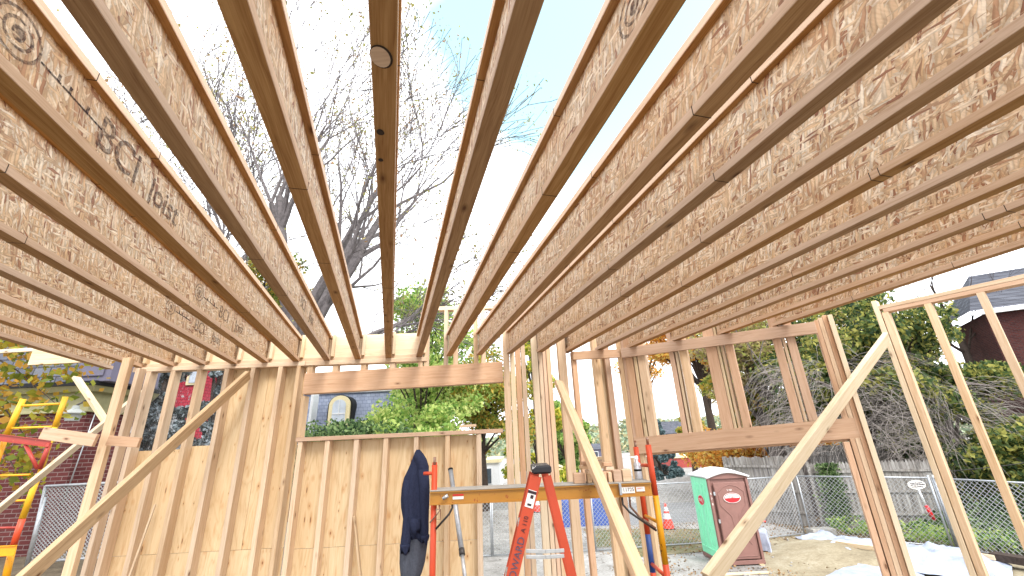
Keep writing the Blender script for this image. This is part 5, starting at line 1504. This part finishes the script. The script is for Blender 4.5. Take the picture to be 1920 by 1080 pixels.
dc = at_y(636, 780, Ym).x
dormer(dc, at_y(620, 800, Ym).z, at_y(637, 746, Ym).z, .85, Ym - .05)
# brick house upper right
hq = empty('brick_house', (27, 19, G), 'dark red brick house with a slate roof and white gutter at the upper right', 'house')
def wallquad(nm, a, b, z0, z1, th, mat, parent):
    a, b = Vector(a), Vector(b); d = (b - a).normalized(); nn = Vector((-d.y, d.x, 0))
    c_ = (a + b) / 2 + nn * th / 2; mm_ = basis((c_.x, c_.y, (z0 + z1) / 2), d, nn)
    bm = bmesh.new(); bbox(bm, (0, 0, 0), ((b - a).length, th, z1 - z0)); return link(nm, bm_mesh(bm, nm), mat, parent, mm_)
YH = 19.0
qa = at_y(1852, 600, 21.0); ze = qa.z
p1 = Vector((at_y(1868, 640, 20.5).x, 20.5, 0)); p2 = Vector((p1.x + 5.5, 17.6, 0))
zg = at_w(1880, 584, p1, math.degrees(math.atan2(p2.x - p1.x, p2.y - p1.y))).z
wallquad('wall', p1, p2, G, zg, 4, M['brickdark'], hq)
dq = (p2 - p1).normalized(); nq = Vector((-dq.y, dq.x, 0))
if nq.y < 0: nq = -nq
ga, gb = p1 - dq * .6 - nq * .35, p2 + dq * .6 - nq * .35
board('gutter', Vector((ga.x, ga.y, zg + .02)), Vector((gb.x, gb.y, zg + .02)), .14, .20, M['whitepaint'], hq)
ra, rb3 = p1 - dq * .6 - nq * .45, p2 + dq * .8 - nq * .45
rc, rd = p2 + dq * .8 + nq * 2.4, p1 + dq * 1.0 + nq * 2.4
poly('roof', [(ra.x, ra.y, zg + .14), (rb3.x, rb3.y, zg + .14), (rc.x, rc.y, zg + 2.6), (rd.x, rd.y, zg + 2.6), (p1.x - dq.x * .6 + nq.x * 4.6, p1.y - dq.y * .6 + nq.y * 4.6, zg + .14)], [(0, 1, 2, 3), (0, 3, 4)], M['roofslate'], hq)
# distant red buildings
def farhouse(name, px0, px1, py_top, Y, mat, label, roof='flat', wins=4, rowz=2):
    a, b = at_y(px0, py_top, Y), at_y(px1, py_top, Y); zt = (a.z + b.z) / 2
    r_ = empty(name, (a.x, Y, G), label, 'building')
    wallbox('wall', ((a.x + b.x) / 2, Y + 4, (G + zt) / 2), (b.x - a.x, 8, zt - G), mat, r_)
    if roof == 'gable':
        x0_, x1_ = a.x - .3, b.x + .3; hh = (b.x - a.x) * .22
        poly('roof', [(x0_, Y - .3, zt), (x1_, Y - .3, zt), (x1_, Y + 8.3, zt), (x0_, Y + 8.3, zt), (x0_, Y + 4, zt + hh), (x1_, Y + 4, zt + hh)], [(0, 1, 5, 4), (2, 3, 4, 5), (1, 2, 5), (3, 0, 4)], M['roofslate'], r_)
    else:
        wallbox('parapet', ((a.x + b.x) / 2, Y + 4, zt + .12), (b.x - a.x + .3, 8.3, .24), M['creampaint'], r_)
    W_ = b.x - a.x
    for j_ in range(rowz):
        for i_ in range(wins):
            x = a.x + W_ * (i_ + .5) / wins; z = zt - .9 - j_ * 2.0
            if z < G + .8: continue
            w0 = wallbox('window', (x, Y - .03, z), (min(.9, W_ / wins * .5), .1, 1.15), M['whitepaint'], r_, .01)
            wallbox('pane', (x, Y - .09, z), (min(.9, W_ / wins * .5) - .16, .04, 1.0), M['glass'], w0)
    return r_
farhouse('brick_building', 1262, 1400, 856, 52, M['redbrickfar'], 'distant red brick building under the heavy header', 'flat', 6, 2)
farhouse('brick_building', 1385, 1480, 842, 58, M['redbrickfar'], 'further red brick building behind the low orange tree', 'gable', 4, 2)
farhouse('distant_house', 1225, 1330, 812, 95, M['roofslate'], 'distant grey and red houses on the slope above the header', 'gable', 4, 1)
farhouse('distant_house', 1105, 1150, 842, 80, M['mauve'], 'distant grey-roofed house between the studs and scaffold', 'gable', 2, 1)
farhouse('distant_house', 1410, 1500, 800, 90, M['redbrickfar'], 'distant dull red house row seen right of the wide cripple studs', 'gable', 5, 1)
farhouse('white_shed', 888, 935, 868, 34, M['whitepaint'], 'white shed behind the trunk left of the tall studs', 'flat', 1, 1)
farhouse('yellow_shed', 1024, 1052, 882, 30, M['lf_yg'] if 0 else M['olive'], 'low olive shed just right of the stepladder top', 'flat', 1, 1)
# hill woods
hp = []
for _ in range(24000):
    X = ivr.uniform(-60, 200); Y = ivr.uniform(120, 175)
    hgt = 9 * math.exp(-((X - 60) / 90) ** 2)
    hp.append(Vector((X, Y, G - 1 + hgt * min(1, (Y - 118) / 45) + ivr.random() * 3.6 * (.7 + .5 * noise.noise(Vector((X * .08, Y * .08, 0)))))))
tag(leaves_mesh('far_woods', hp, .75, M['lf_hill'], None, 91), kind='stuff')
# signpost / mower-like red and white thing by the fence: a white sign on a white stake with red bag below
sp_ = at_z(1742, 1000, G); P = Vector((11.9, 14.4, G))
sg = empty('yard_sign', P, 'small white lettered sign on a white stake behind the chain-link', 'sign')
pt_ = at_y(1719, 909, 14.4)
w1 = at_y(1740, 909, 14.4).x - at_y(1706, 909, 14.4).x
bm = bmesh.new()
vsx = [bm.verts.new((w1 / 2 * math.cos(2 * math.pi * q / 24), 0, .13 * math.sin(2 * math.pi * q / 24))) for q in range(24)]; bm.faces.new(vsx)
r_ = bmesh.ops.extrude_face_region(bm, geom=bm.faces[:]); bmesh.ops.translate(bm, vec=(0, .02, 0), verts=[v for v in r_['geom'] if isinstance(v, bmesh.types.BMVert)])
bmesh.ops.recalc_face_normals(bm, faces=bm.faces)
bd = link('panel', bm_mesh(bm, 'panel'), M['paper'], sg, Matrix.Translation(pt_))
bm = bmesh.new(); bbox(bm, (0, -.004, .05), (w1 * .7, .004, .025)); bbox(bm, (.02, -.004, 0), (w1 * .8, .004, .025)); bbox(bm, (0, -.004, -.055), (w1 * .6, .004, .022))
link('printing', bm_mesh(bm, 'printing'), M['ink'], bd, Matrix.Translation(pt_))
tube('stake', [pt_ - UP * .13, at_y(1736, 948, 14.4)], .03, M['white'], sg, 8)
tube('handle', [at_y(1736, 948, 14.4), at_y(1752, 975, 14.4)], .05, M['redsign'], sg, 8)

# service cable crossing above the chain-link at the right
cb0, cb1 = at_y(1655, 884, 15.5), at_y(1960, 862, 12.5)
tag(tube('service_cable', [cb0.lerp(cb1, t / 8) - UP * .12 * math.sin(math.pi * t / 8) for t in range(9)], .012, M['darksteel'], None, 6), 'thin overhead cable running to the right edge just above the chain-link', 'cable')
bq = gy(1415, 24)
drape('blue_tarpaulin', (bq.x, bq.y, G), (.9, .6, 1.9), M['tarpblue'], 'blue tarpaulin bundle standing behind the right shoulder of the toilet', 8)
